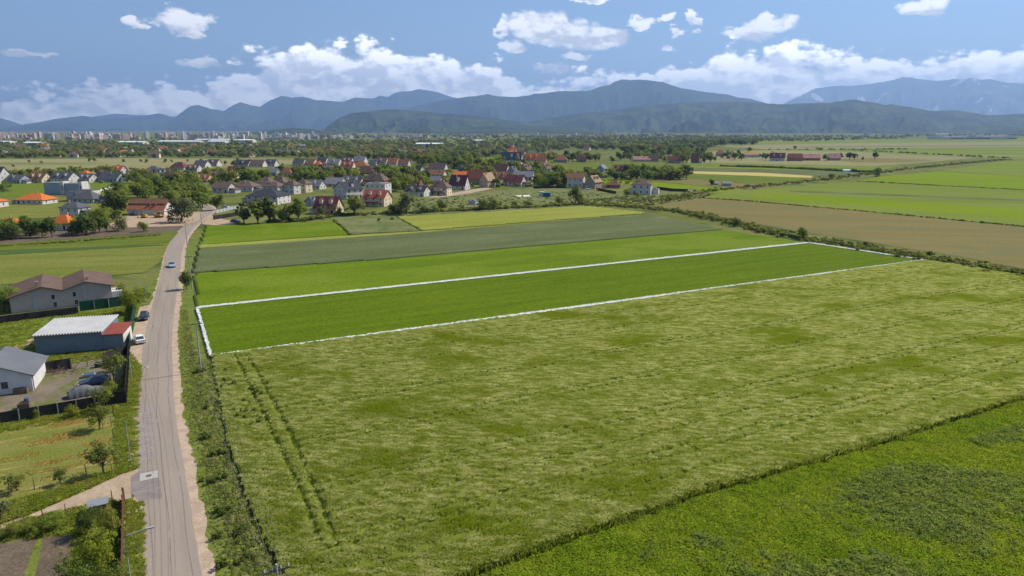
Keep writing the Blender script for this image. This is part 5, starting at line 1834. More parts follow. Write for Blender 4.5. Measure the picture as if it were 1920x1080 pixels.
# covered car: a draped tarpaulin body
p = at(157, 741) + E1 * 0.3
t = thing('covered_car', 'car under a wrinkled grey cover in the yard', 'car', (p.x, p.y, 0.03), FA + R(8))
mb = MB()
nx, ny = 26, 15
Lc, Wc = 4.7, 2.1
prof_c = [(-0.5, 0.85), (-0.42, 1.02), (-0.30, 1.35), (-0.12, 1.52), (0.06, 1.46), (0.22, 1.08), (0.42, 0.92), (0.5, 0.70)]
for i in range(nx):
    u = -0.5 + i / (nx - 1)
    hz_ = float(np.interp(u, [q[0] for q in prof_c], [q[1] for q in prof_c]))
    for j in range(ny):
        v = -1 + 2 * j / (ny - 1)
        edge_ = max(0, abs(v) - 0.62) / 0.38
        zz = hz_ * (1 - 0.10 * v * v) * (1 - 0.93 * edge_ ** 1.6)
        yy = Wc / 2 * (v if abs(v) < 0.62 else math.copysign(0.62 + 0.38 * min(1, edge_ * 1.7) * 0.9, v))
        wob = 0.05 * math.sin(u * 38 + v * 4) + 0.035 * math.sin(u * 17 - v * 9)
        mb.v.append((u * Lc * (1 + 0.02 * math.sin(v * 9)), yy + wob * edge_, max(0.02, zz + wob * 0.5)))
for i in range(nx - 1):
    for j in range(ny - 1):
        a = i * ny + j
        mb.f.append((a, a + ny, a + ny + 1, a + 1))
        mb.mi.append(0)
for i in (0, nx - 1):
    row = [i * ny + j for j in range(ny)]
    mb.f.append(tuple(row if i == 0 else row[::-1]))
    mb.mi.append(0)
mb.build('cover', mat('tarp_grey', (0.15, 0.155, 0.165), (0.12, 0.125, 0.135), scale=1.2, bump=0.06, bump_scale=4, rough=0.6), t, True)
for s in (-1, 1):
    for x in (-1.4, 1.4):
        mb = MB()
        mb.tube([(x, s * 0.75, 0.3), (x, s * 0.93, 0.3)], 0.3, n=12)
        mb.build('wheel', M_TYRE, t)

# ------------------------------------------------------------------ yard clutter
p = at(110, 700)
t = thing('scrap_pile', 'heap of brushwood and scrap against the black fence', 'pile', (p.x, p.y, 0), FA)
r2 = random.Random(3)
for i in range(70):
    mb = MB()
    a = Vector((r2.gauss(0, 1.6), r2.gauss(0, 0.6), r2.uniform(0.05, 0.9)))
    d = Vector((r2.uniform(-1, 1), r2.uniform(-0.7, 0.7), r2.uniform(-0.2, 0.7))).normalized() * r2.uniform(0.5, 1.3)
    a.z *= max(0.15, 1 - abs(a.x) / 3.2)
    mb.tube([a, a + d], 0.05, 0.02, n=4)
    mb.build('stick', M_WOOD, t)
p = at(112, 691)
t = thing('garden_hose', 'turquoise hose coil on the scrap heap', 'hose', (p.x, p.y - 0.5, 0.95), FA)
t.rotation_euler = (R(55), 0, FA)
for k in range(3):
    mb = MB()
    mb.tube([(0.42 * math.cos(q * math.pi / 9), 0.42 * math.sin(q * math.pi / 9), 0.07 * k) for q in range(19)], 0.05, n=5)
    mb.build('coil', mat('hose', (0.08, 0.42, 0.42), rough=0.4), t)
M_JUNK = [M_BLUE, WALLS['white'], M_RUST, M_WOOD, M_TYRE, M_STEEL]
JL = [((188, 688), 'black covered crate stack right of the timber gate', 1.5, 0.9, 0.8, 4), ((196, 702), 'low timber pallet below the covered crates', 1.4, 1.0, 0.3, 3), ((167, 707), 'small steel trailer bed left of the blue car', 1.7, 1.1, 0.6, 5),
      ((190, 706), 'brown board crate behind the blue car', 1.2, 0.9, 0.8, 3), ((201, 710), 'pale plastic sacks beside the fence tree', 0.7, 0.7, 0.7, 1), ((46, 765), 'open wooden crate near the black fence', 1.5, 0.9, 0.8, 3), ((50, 752), 'blue tub on the crate by the fence', 0.5, 0.5, 0.5, 0),
      ((40, 738), 'timber balustrade box at the porch steps', 1.9, 0.7, 0.9, 3)]
for (q, lab, a, b, c, mi) in JL:
    p = at(*q)
    t = thing('crate' if 'crate' in lab or 'box' in lab else 'yard_clutter', lab, 'crate' if 'crate' in lab or 'box' in lab else 'clutter', (p.x, p.y, 0.03 if 'tub' not in lab else 0.03), FA + R(r2.uniform(-15, 15)))
    m = M_JUNK[mi]
    for k in range(4):
        mb = MB()
        mb.box(-a / 2, a / 2, -b / 2, -b / 2 + 0.05, c * k / 4 + 0.02, c * (k + 1) / 4 - 0.02)
        mb.box(-a / 2, a / 2, b / 2 - 0.05, b / 2, c * k / 4 + 0.02, c * (k + 1) / 4 - 0.02)
        mb.build('board', m, t)
    for s in (-1, 1):
        mb = MB()
        mb.box(s * (a / 2 - 0.03) - 0.03, s * (a / 2 - 0.03) + 0.03, -b / 2 + 0.06, b / 2 - 0.06, 0.0, c)
        mb.build('end_board', m, t)
    mb = MB()
    mb.box(-a / 2 + 0.07, a / 2 - 0.07, -b / 2 + 0.06, b / 2 - 0.06, 0.02, c * 0.75)
    mb.build('content', M_JUNK[(mi + 1) % 6], t)
p = at(186, 960)
t = thing('hutch', 'small hutch with flat grey sheet roof among the garden shrubs', 'hutch', (p.x, p.y, 0), FA)
mb = MB()
mb.box(-0.8, 0.8, -0.6, 0.6, 0, 1.15)
mb.build('wall', M_WOOD, t)
mb = MB()
mb.box(-1.0, 1.0, -0.85, 0.85, 1.16, 1.22)
mb.build('roof', mat('sheet_grey', (0.22, 0.23, 0.25)), t)
# concrete culvert ends and stone heaps along the left verge
for i, (a, b, w_) in enumerate(((247, 877, 1.1), (258, 957, 1.2), (248, 783, 0.8), (250, 714, 0.8), (253, 678, 0.7), (245, 853, 0.6))):
    p = at(a, b)
    t = thing('culvert_stones', ['pale stones at the mouth of the dirt track', 'pale concrete lump beside the rusty fence', 'sandy stone heap on the road edge', 'stones at the foot of the thin pole', 'pale slab at the parking pad corner', 'stones around the base of the roadside pole'][i], 'stones',
              (p.x, p.y, 0.03), FA)
    for k in range(7):
        mb = MB()
        s_ = r2.uniform(0.06, 0.17)
        c = Vector((r2.gauss(0, w_ * 0.4), r2.gauss(0, 0.2), 0))
        vs = []
        for z_, rr in ((0, 1), (0.6, 0.9), (1.0, 0.45)):
            for q in range(6):
                g = q * math.pi / 3 + k
                e_ = s_ * rr * r2.uniform(0.8, 1.2)
                vs.append((c.x + e_ * math.cos(g) * 1.3, c.y + e_ * math.sin(g), s_ * z_))
        fs = [(j * 6 + q, j * 6 + (q + 1) % 6, (j + 1) * 6 + (q + 1) % 6, (j + 1) * 6 + q) for j in range(2) for q in range(6)] + [tuple(range(12, 18))]
        mb.poly(vs, fs)
        mb.build('stone', M_GRAVEL, t)

# yellow excavators at the barn
M_YEL = mat('machine_yellow', (0.55, 0.30, 0.05), (0.48, 0.26, 0.05), scale=2)
for (a, b, lab, fl) in ((296, 409, 'yellow excavator parked before the barn', 1), (268, 409.5, 'smaller yellow digger left of the excavator', -1)):
    p = at(a, b)
    k = 1.0 if fl > 0 else 0.75
    t = thing('excavator', lab, 'excavator', (p.x, p.y + 1, 0.03), R(8) * fl, None, (k * fl, k, k))
    for y in (-1.1, 1.1):
        mb = MB()
        mb.poly([(x, y + s * 0.25, z) for s in (-1, 1) for x, z in ((-1.6, 0.2), (-1.3, 0), (1.3, 0), (1.6, 0.2), (1.6, 0.55), (1.3, 0.75), (-1.3, 0.75), (-1.6, 0.55))],
                [tuple(range(8)), tuple(range(15, 7, -1))] + [(i, i + 8, (i + 1) % 8 + 8, (i + 1) % 8) for i in range(8)])
        mb.build('track', M_TYRE, t)
    mb = MB()
    mb.box(-1.9, 1.0, -1.2, 1.2, 0.8, 1.9)
    mb.box(-1.9, -0.6, -1.15, 1.15, 1.9, 2.2)
    mb.build('body', M_YEL, t)
    mb = MB()
    mb.box(-0.2, 1.1, -1.15, -0.1, 1.9, 2.9)
    cb = mb.build('cab', M_GLASS, t)
    mb = MB()
    mb.box(-0.3, 1.2, -1.2, -0.05, 2.91, 3.0)
    mb.build('cab_roof', M_YEL, cb)
    mb = MB()
    mb.tube([(0.9, 0.4, 1.6), (2.6, 0.4, 3.0), (4.0, 0.4, 2.4)], 0.24, 0.18, n=6)
    mb.build('boom', M_YEL, t)
    mb = MB()
    mb.tube([(4.0, 0.4, 2.4), (4.3, 0.4, 0.6)], 0.18, 0.14, n=6)
    mb.build('stick_arm', M_YEL, t)
    mb = MB()
    mb.box(3.9, 4.8, 0.0, 0.8, 0.05, 0.6)
    mb.build('bucket', M_RUST, t)

# ------------------------------------------------------------------ drawn-on plot outline, added as white strips and flecks; no real line there
M_OUTLINE = mat('outline_white', (0.82, 0.83, 0.80), (0.74, 0.76, 0.70), scale=1.5, rough=1.0)
PB = W([(370, 580), (1515, 457), (1735, 490), (396, 672)])
t = thing('drawn_outline', 'added white drawn outline around the deep green crop plot', 'drawn outline', (PB[0].x, PB[0].y, 0))
r3 = random.Random(9)


def outline_side(a, b, w0, w1):
    mb = MB()
    d = b - a
    Ld = d.length
    d.normalize()
    n = Vector((-d.y, d.x, 0))
    for w_, z_ in ((0.62, 0.455),):
        k_ = int(Ld / 1.5)
        for q in range(k_):
            p0, p1 = a - PB[0] + d * (Ld * q / k_), a - PB[0] + d * (Ld * (q + 1) / k_)
            u0, u1 = (w0 + (w1 - w0) * q / k_) * w_ / 2, (w0 + (w1 - w0) * (q + 1) / k_) * w_ / 2
            zz = Vector((0, 0, z_ + 0.02 * math.sin(q * 1.7)))
            mb.face([p0 + n * u0 + zz, p0 - n * u0 + zz, p1 - n * u1 + zz, p1 + n * u1 + zz])
    n_fl = int(Ld * (w0 + w1) / 2 * 22)
    for _ in range(n_fl):
        f = r3.random()
        wd = w0 + (w1 - w0) * f
        c = a - PB[0] + d * (f * Ld) + n * (wd * (r3.random() + r3.random() - 1.0) * 0.72 if r3.random() < 0.3 else wd * r3.uniform(-0.44, 0.44))
        z = 0.47 + r3.uniform(0.0, 0.10)
        a0 = r3.uniform(0, 3.14)
        hl, hw = r3.uniform(0.10, 0.24), r3.uniform(0.07, 0.14)
        e1, e2 = d * math.cos(a0) + n * math.sin(a0), n * math.cos(a0) - d * math.sin(a0)
        vs = [c + e1 * hl * math.cos(q) * r3.uniform(0.75, 1.2) + e2 * hw * math.sin(q) * r3.uniform(0.75, 1.2) + Vector((0, 0, z + r3.uniform(-0.04, 0.04))) for q in (0.4, 1.6, 2.9, 4.1, 5.3)]
        mb.face(vs)
    o = mb.build('outline_strip', M_OUTLINE, t)
    o['kind'] = 'stuff'


outline_side(PB[0], PB[1], 1.7, 2.3)
outline_side(PB[1], PB[2], 1.7, 1.6)
outline_side(PB[3], PB[2], 1.45, 2.0)
outline_side(PB[0], PB[3], 0.66, 0.58)

# ------------------------------------------------------------------ vegetation
def leafm(n, c, r=0.16):
    return mat('leaf_' + n, c, tuple(a * 0.55 for a in c), scale=0.9, lo=0.35, hi=0.68, detail=3, rough=0.65, spec=0.08, transl=0.28, objrand=r, fine=2.2, fine_amt=0.3)


LEAF = {'mid': leafm('mid', (0.118, 0.150, 0.028)), 'lime': leafm('lime', (0.150, 0.170, 0.020)), 'dark': leafm('dark', (0.084, 0.112, 0.026)), 'grey': leafm('grey', (0.130, 0.138, 0.060)),
        'far': leafm('far', (0.120, 0.138, 0.044), 0.3), 'scrub': leafm('scrub', (0.165, 0.178, 0.046), 0.25), 'olive': leafm('olive', (0.135, 0.150, 0.030))}
M_BARK = mat('bark', (0.11, 0.085, 0.062), (0.07, 0.055, 0.042), scale=3, fine=8)


def crown_geo(seed, ncl, nlf, ls, rx, z0, z1, shape):
    g = np.random.default_rng(seed)
    zc, zh = (z0 + z1) / 2, (z1 - z0) / 2
    lobes = []
    nlb = 7
    for i in range(nlb):
        a = 2 * math.pi * i / nlb + g.uniform(-0.5, 0.5)
        k = g.uniform(0.20, 0.78)
        lobes.append((rx * k * math.cos(a), rx * k * math.sin(a), zc + zh * g.uniform(-0.6, 0.6), g.uniform(0.30, 0.64)))
    lobes.append((0, 0, zc + zh * 0.45, 0.52))
    lobes.append((rx * 0.1, 0, zc - zh * 0.1, 0.6))
    lobes = np.array(lobes)
    li = g.integers(0, len(lobes), ncl)
    d = g.normal(size=(ncl, 3))
    d /= np.linalg.norm(d, axis=1)[:, None]
    rad = lobes[li, 3] * g.uniform(0.55, 1.05, ncl)
    C = lobes[li, :3] + d * np.stack([rad * rx, rad * rx, rad * zh], 1)
    if shape == 'tall':
        t = np.clip((C[:, 2] - z0) / (z1 - z0), 0, 1)
        f = 0.65 + 0.55 * np.sin(np.pi * np.clip(t * 0.9 + 0.05, 0, 1))
        C[:, :2] *= f[:, None]
    if shape == 'bush':
        C[:, 2] = np.abs(C[:, 2])
    rc = rx * g.uniform(0.15, 0.32, ncl)
    ci = np.repeat(np.arange(ncl), nlf)
    n = len(ci)
    dd = g.normal(size=(n, 3))
    dd[:, 2] += 0.25
    dd /= np.linalg.norm(dd, axis=1)[:, None]
    P = C[ci] + dd * (rc[ci] * g.uniform(0.55, 1.1, n))[:, None]
    P[:, 2] = np.maximum(P[:, 2], 0.01)
    nr = dd * 0.8 + g.normal(size=(n, 3)) * 0.5 + np.array([0, 0, 0.35])
    nr /= np.linalg.norm(nr, axis=1)[:, None]
    nr *= np.where((nr * dd).sum(1) < 0, -1, 1)[:, None]
    up = g.normal(size=(n, 3))
    e1 = np.cross(nr, up)
    e1 /= np.linalg.norm(e1, axis=1)[:, None]
    e2 = np.cross(nr, e1)
    s = (ls * g.uniform(0.6, 1.35, n))[:, None] * 0.5
    V = np.stack([P - e1 * s * 1.35, P - e2 * s * 0.8 + nr * s * 0.2, P + e1 * s * 1.35, P + e2 * s * 0.8 + nr * s * 0.2], 1).reshape(-1, 3)
    out = P - np.array([0, 0, z0 + (z1 - z0) * 0.35])
    out /= np.linalg.norm(out, axis=1)[:, None]
    NR = np.repeat(dd * 0.55 + out * 0.6 + nr * 0.25 + np.array([0, 0, 0.15]), 4, axis=0)
    return V, C, NR


def mesh_np(name, V, F, mats, mi=None, NR=None):
    me = bpy.data.meshes.new(name)
    k = F.shape[1]
    me.vertices.add(len(V))
    me.vertices.foreach_set('co', V.astype(np.float32).ravel())
    me.loops.add(F.size)
    me.loops.foreach_set('vertex_index', F.astype(np.int32).ravel())
    me.polygons.add(len(F))
    me.polygons.foreach_set('loop_start', np.arange(len(F), dtype=np.int32) * k)
    me.polygons.foreach_set('loop_total', np.full(len(F), k, np.int32))
    for m in mats:
        me.materials.append(m)
    if mi is not None:
        me.polygons.foreach_set('material_index', np.asarray(mi, np.int32))
    me.update(calc_edges=True)
    if NR is not None:
        NR = NR / np.linalg.norm(NR, axis=1)[:, None]
        me.polygons.foreach_set('use_smooth', np.ones(len(F), bool))
        me.normals_split_custom_set_from_vertices(NR.tolist())
    return me


def trunk_mesh(seed, z0, C, r0=0.028):
    g = random.Random(seed)
    mb = MB()
    top = z0 + 0.30
    mb.tube([(0, 0, -0.02), (g.uniform(-.01, .01), g.uniform(-.01, .01), z0 * 0.6), (g.uniform(-.03, .03), g.uniform(-.03, .03), top)], r0, r0 * 0.5, n=7)
    for i in range(6):
        c = C[g.randrange(len(C))]
        st = Vector((0, 0, z0 * g.uniform(0.6, 1.3)))
        e = Vector((float(c[0]), float(c[1]), float(c[2]))) * 0.9
        mb.tube([st, st.lerp(e, 0.5) + Vector((0, 0, 0.03)), e], r0 * 0.5, r0 * 0.12, n=5)
    return mb.mesh('trunk', M_BARK)


KINDS_T = {  # rx, z0, z1, shape
    'round': (0.40, 0.16, 0.95, 'round'), 'tall': (0.24, 0.08, 0.97, 'tall'), 'bush': (0.62, 0.0, 0.92, 'bush'), 'orchard': (0.40, 0.26, 0.96, 'round'), 'willow': (0.55, 0.04, 0.95, 'round')}
TP = {}


def tree_proto(kind, leaf, q):
    """four variants of each kind, leaf tone and quality, shared between trees"""
    k = (kind, leaf, q)
    if k not in TP:
        rx, z0, z1, sh = KINDS_T[kind]
        out = []
        for v in range({'hi': 2, 'mid': 3, 'lo': 3}[q]):
            ncl, nlf, ls = {'hi': (110, 30, 0.042), 'mid': (70, 18, 0.068), 'lo': (36, 11, 0.125)}[q]
            if kind == 'orchard':
                ncl, nlf = int(ncl * 0.55), int(nlf * 0.8)
            seed = abs(hash((len(TP) * 7 + v))) % 99991
            V, Cc, NR = crown_geo(seed, ncl, nlf, ls, rx, z0, z1, sh)
            F = np.arange(len(V)).reshape(-1, 4)
            out.append((mesh_np('crown', V, F, [LEAF[leaf]], NR=NR), trunk_mesh(seed, max(z0, 0.06), Cc)))
        TP[k] = out
    return TP[k]


rt = random.Random(21)


def tree(px, py, hpx, kind, leaf, label, group=None, wf=1.0, q=None, name=None, z=0.0):
    s = scl(py)
    h = hpx / s
    if q is None:
        q = 'hi' if s > 8 else ('mid' if s > 2.6 else 'lo')
    cm, tm = rt.choice(tree_proto(kind, leaf, q))
    p = at(px, py)
    isb = kind == 'bush'
    t = thing(name or ('bush' if isb else 'tree'), label, 'bush' if isb else 'tree', (p.x, p.y, z), rt.uniform(0, 6.28), group, (h * wf, h * wf, h))
    link('crown', cm, t)
    link('trunk', tm, t)
    return t


IND = [
    # orchard and garden in the left foreground
    (195, 889, 62, 'orchard', 'dark', 'dense dark orchard tree casting a shadow on the lawn', 1.15), (114, 908, 36, 'orchard', 'mid', 'slender small orchard tree left of the dense dark one', 0.95),
    (32, 920, 38, 'orchard', 'olive', 'forked shrubby fruit tree at the left of the lawn', 1.3), (2, 978, 46, 'orchard', 'grey', 'grey green tree cut off by the left edge above the track', 1.2),
    (196, 770, 52, 'orchard', 'mid', 'leafy fruit tree in front of the yard fence corner', 1.1), (187, 805, 48, 'orchard', 'olive', 'drooping fruit tree below the fence corner tree', 1.2),
    (136, 783, 26, 'bush', 'lime', 'small bright bush against the black fence', 0.8), (66, 786, 22, 'bush', 'mid', 'climbing shrub on the black fence near the left edge', 0.6),
    (214, 716, 56, 'orchard', 'olive', 'yellow green tree inside the yard beside the tall fence', 1.0), (208, 735, 26, 'bush', 'lime', 'low shrub below the yellow green yard tree', 0.7),
    (162, 1003, 58, 'bush', 'dark', 'dark dense garden shrub left of the hutch roof', 0.62), (205, 1012, 66, 'bush', 'olive', 'tall olive shrub beside the rusty fence', 0.6),
    (186, 1078, 96, 'bush', 'lime', 'big bright yellow green shrub at the bottom left', 0.72), (150, 1110, 70, 'bush', 'dark', 'shadowy shrub below the bright yellow green one', 0.9),
    (215, 1130, 80, 'bush', 'mid', 'green shrub at the bottom edge beside the lamp', 0.7),
    (100, 992, 28, 'bush', 'mid', 'leafy vine row right part along the garden', 1.5), (62, 1000, 26, 'bush', 'mid', 'leafy vine row middle part along the garden', 1.4), (20, 1008, 26, 'bush', 'mid', 'leafy vine row left part along the garden', 1.2),
    (350, 543, 36, 'round', 'mid', 'lone bushy tree at the right road edge', 0.9), (250, 586, 50, 'bush', 'lime', 'broad yellow green tree beside the taupe double house', 0.85), (228, 560, 30, 'bush', 'mid', 'bush at the end of the taupe double house', 0.8),
    (8, 585, 52, 'bush', 'mid', 'dark bushy tree left of the taupe double house', 0.8), (268, 566, 30, 'bush', 'dark', 'dark bush under the lamp above the dark parked car', 0.7),
    (180, 538, 14, 'bush', 'dark', 'low bush behind the taupe roof', 1.0),
    # around the barn yard
    (341, 417, 50, 'willow', 'grey', 'big round willow in front of the barn end', 1.05), (407, 394, 32, 'round', 'mid', 'single tree right of the road bend', 1.0), (230, 433, 32, 'bush', 'grey', 'greyish shrub at the dirt yard edge', 0.8),
    (270, 435, 22, 'bush', 'mid', 'low round bush on the dirt yard', 0.9), (222, 402, 42, 'round', 'dark', 'dark tree at the left end of the barn', 1.0),
    # poplars and village edge
    (458, 419, 42, 'tall', 'mid', 'first poplar left of the clump before the long hall', 1.3), (484, 419, 46, 'tall', 'mid', 'second poplar of the clump before the long hall', 1.3), (506, 418, 50, 'tall', 'dark', 'tallest dark poplar before the long hall', 1.3),
    (533, 416, 40, 'bush', 'dark', 'dense dark tree right of the poplars', 0.7), (560, 414, 44, 'round', 'mid', 'broad tree between poplars and crimson roof', 1.1),
    (604, 405, 20, 'bush', 'grey', 'grey shrub in front of the crimson roofed house', 0.8), (633, 405, 22, 'bush', 'mid', 'round shrub at the corner of the crimson roofed house', 0.8), (665, 404, 40, 'round', 'mid', 'leafy tree between crimson and red roofs', 1.15),
    (762, 402, 44, 'willow', 'grey', 'feathery grey green tree right of the red porch house', 1.0), (735, 401, 20, 'bush', 'dark', 'low dark bush left of the feathery tree', 1.0), (790, 400, 22, 'bush', 'mid', 'bush right of the feathery tree', 1.0),
    (800, 399, 16, 'bush', 'dark', 'small dark bush at the field edge', 1.0), (829, 394, 26, 'bush', 'dark', 'round dark bush on the open slope', 0.7), (815, 398, 14, 'bush', 'mid', 'little bush below the round dark bush', 1.0),
    (905, 394, 22, 'bush', 'dark', 'wide dark thicket left half beside the grey shed', 1.1), (925, 392, 24, 'bush', 'mid', 'wide dark thicket right half beside the grey shed', 1.1), (866, 392, 10, 'bush', 'mid', 'tiny bush left of the grey shed', 1.2),
    (992, 388, 13, 'bush', 'mid', 'low bush row right of the thicket', 1.6), (1048, 381, 12, 'bush', 'mid', 'low dome bush left of the big round bush', 1.6), (1080, 383, 38, 'bush', 'dark', 'big round bush in front of the white two storey house', 0.68),
    (1090, 384, 22, 'bush', 'lime', 'bright bush at the foot of the big round bush', 0.7), (1176, 369, 16, 'bush', 'mid', 'bush left of the lone square white house', 0.9), (1195, 370, 10, 'bush', 'lime', 'low bright bush before the lone square white house', 1.1),
    (1287, 336, 32, 'round', 'dark', 'large round dark tree at the end of the village', 1.05), (1505, 449, 26, 'bush', 'mid', 'largest bush in the scrub hedge beside the boundary corner', 0.7), (1380, 424, 16, 'bush', 'dark', 'dark bush where the scrub hedge bends', 1.0),
    (1645, 331, 18, 'bush', 'mid', 'round bushes at the polytunnel end', 1.0), (1558, 335, 10, 'bush', 'dark', 'lone dark bush on the hedge track', 1.2), (1335, 347, 13, 'tall', 'dark', 'small upright tree beside the grey hut', 1.5),
    (563, 310, 18, 'round', 'lime', 'lime green round tree in the back row', 1.2), (965, 385, 9, 'bush', 'mid', 'small bush on the meadow below the sand patch', 1.4), (1060, 350, 16, 'bush', 'lime', 'bright green round tree left of the white two storey house', 0.8),
    (710, 415, 7, 'bush', 'dark', 'small weedy bush on the fallow plot', 0.8), (735, 412, 6, 'bush', 'dark', 'pair of tiny bushes on the fallow plot', 1.2),
]
for a, b, h, kd, lf, lab, wf in IND:
    tree(a, b, h, kd, lf, lab, None, wf)

HBOX = [(h[0], h[1], h[2] / 2, h[3] + h[4]) for h in VIL]


def clear(a, b, hp):
    for hx, hy, hw, hh in HBOX:
        if abs(a - hx) < hw * 0.95 + hp * 0.12 and b >= hy - 1 and b - hp < hy - hh * 0.30:
            return False
    return True


USED = set()


def grove(poly, n, hr, kinds, leaves, label, group, wf=(0.9, 1.2), mind=3.0, chk=True, near=True):
    got = []
    tries = 0
    xs, ys = [p[0] for p in poly], [p[1] for p in poly]
    pl = [tuple(p) for p in poly]
    while len(got) < n and tries < n * 40:
        tries += 1
        a, b = rt.uniform(min(xs), max(xs)), rt.uniform(min(ys), max(ys))
        if not inside(pl, np.array([a]), np.array([b]))[0]:
            continue
        hp = rt.uniform(*hr) * scl(b)
        if chk and not clear(a, b, hp):
            continue
        if any(abs(a - x) < hp * 0.35 and abs(b - y) < mind for x, y in got):
            continue
        got.append((a, b))
        lf = rt.choice(leaves)
        kd = rt.choice(kinds)
        tone = {'mid': 'green', 'lime': 'lime green', 'dark': 'dark green', 'olive': 'olive', 'grey': 'grey green'}[lf]
        lab = (tone + ' ' if 'dark' not in label else ('bushy ' if kd == 'bush' else 'round ')) + label
        if near:
            for h in sorted(VIL, key=lambda q: (q[0] - a) ** 2 + (4 * (q[1] - b)) ** 2)[:5]:
                rel = 'behind' if b < h[1] - 3 else ('right of' if a > h[0] else 'left of')
                lab = tone + (' bush ' if kd == 'bush' else ' tree ') + rel + ' the ' + h[9]
                if len(lab.split()) <= 16 and lab not in USED:
                    break
            else:
                lab = tone + ' ' + label
            USED.add(lab)
        tree(a, b, hp, kd, lf, lab, group + ', ' + lab.split(' tree')[0][:30] if not near else group, rt.uniform(*wf))
    return got


grove([(200, 404), (230, 372), (270, 356), (330, 352), (372, 358), (388, 378), (380, 394), (318, 402), (312, 376), (240, 378), (236, 404)], 30, (9, 13), ['round', 'round', 'willow'], ['mid', 'lime', 'mid', 'dark'],
      'tree in the dense grove around the long red barn', 'trees in the grove around the barn', (0.95, 1.25), 2.5, False, False)
grove([(-10, 443), (112, 440), (112, 446), (-10, 452)], 12, (6.5, 8.5), ['bush', 'round'], ['dark', 'mid'], 'dark leafy tree in the left thicket below the orange roofs', 'trees of the left thicket', (0.75, 0.95), 1.0, False, False)
grove([(142, 438), (205, 432), (208, 438), (142, 444)], 8, (6, 8), ['bush', 'round'], ['dark', 'mid'], 'leafy tree in the thicket right of the vivid orange roof', 'trees right of the orange roof', (0.75, 0.95), 1.0, False, False)
grove([(168, 412), (215, 404), (225, 418), (170, 424)], 7, (4.5, 7), ['bush', 'round'], ['mid', 'dark', 'olive'], 'bushy tree between square white house and barn yard', 'trees by the square white house', (0.8, 1.1), 1.5, True)
grove([(0, 332), (230, 325), (420, 330), (420, 342), (235, 345), (0, 340)], 60, (6, 9.5), ['round', 'bush'], ['mid', 'dark', 'olive'], 'garden tree among the left village houses', 'garden trees of the left village', (0.9, 1.2), 2.0)
grove([(0, 350), (18, 348), (18, 362), (0, 364)], 2, (5, 6), ['bush'], ['mid'], 'dark bush on the green paddock at the left edge', 'bushes at the left paddock edge', (0.9, 1.2), 2.0)
grove([(390, 340), (450, 335), (600, 322), (760, 318), (770, 342), (740, 350), (600, 345), (450, 344), (395, 352)], 120, (6.5, 12), ['round', 'round', 'bush'], ['mid', 'dark', 'lime', 'olive'], 'garden tree among the central village houses',
      'garden trees of the central village', (0.9, 1.2), 2.0)
grove([(735, 362), (760, 330), (810, 318), (815, 345), (770, 360)], 16, (6, 10), ['round', 'bush'], ['mid', 'lime', 'grey', 'olive'], 'green tree in the belt left of the neat white bungalow', 'trees left of the neat white bungalow', (0.9, 1.2), 1.5)
grove([(880, 310), (1010, 316), (1060, 330), (1060, 352), (930, 352), (880, 330)], 100, (6, 12), ['round', 'round', 'bush'], ['mid', 'lime', 'dark', 'olive'], 'garden tree among the right village houses', 'garden trees of the right village', (0.9, 1.2), 1.8)
grove([(1095, 324), (1190, 322), (1290, 328), (1282, 337), (1215, 340), (1110, 338)], 48, (6, 11), ['round', 'bush', 'bush'], ['mid', 'dark', 'olive'], 'tree in the green belt behind the lone square house', 'trees of the belt behind the lone house', (1.0, 1.25), 1.0)
grove([(950, 300), (1120, 296), (1300, 298), (1420, 296), (1425, 300), (1300, 308), (1120, 306), (960, 310)], 58, (7, 12), ['round', 'round', 'bush'], ['mid', 'dark', 'olive'], 'orchard tree beside the far row of farmhouses', 'trees by the far farmhouses', (0.95, 1.25), 1.0)
for a, b, h in ((1430, 299, 14), (1436, 301, 16), (1448, 296, 13), (1532, 300, 9), (1547, 302, 14), (1575, 300, 13), (1592, 300, 17), (1602, 300, 15), (1640, 299, 14), (1618, 300, 7), (1490, 281, 8), (1405, 287, 13), (1385, 290, 11)):
    tree(a, b, h, 'round', rt.choice(['dark', 'mid']), 'dark tree standing by the long farm on the plain', 'trees by the long farm', 1.1)
grove([(420, 305), (470, 303), (470, 312), (420, 314)], 6, (5, 7), ['round', 'bush'], ['mid', 'dark'], 'tree left of the dark back row roofs', 'trees left of the back row', (0.9, 1.2), 1.0)
for a, b in ((25, 313), (55, 305), (78, 306), (168, 303), (178, 303), (232, 304), (265, 304), (275, 305), (310, 305), (322, 304), (352, 303), (70, 325), (134, 323), (378, 303), (391, 306), (120, 326)):
    tree(a, b, rt.uniform(3, 5.5) * scl(b) if b < 315 else 13, 'bush', 'dark', 'lone shrub dotted on the dry tan meadow', 'shrubs on the tan meadow', 0.9)

# ---- far woods and hedges: masses that nobody could count
def lo_proto(kind, leaf, seed, ncl=30, nlf=9, ls=0.15):
    rx, z0, z1, sh = KINDS_T[kind]
    V, Cc, NR = crown_geo(seed, ncl, nlf, ls, rx, z0, z1, sh)
    return proto('leafy_mass', mesh_np('leafy_mass', V, np.arange(len(V)).reshape(-1, 4), [LEAF[leaf]], NR=NR))


FARP = [lo_proto('round', 'far', 501), lo_proto('round', 'far', 502), lo_proto('willow', 'far', 503), lo_proto('bush', 'far', 504)]
TALLP = [lo_proto('tall', 'far', 511), lo_proto('tall', 'far', 512), lo_proto('round', 'far', 513)]
SCRP = [lo_proto('bush', 'scrub', 521, 26, 14, 0.17), lo_proto('bush', 'scrub', 522, 26, 14, 0.17), lo_proto('bush', 'mid', 523, 26, 14, 0.17)]


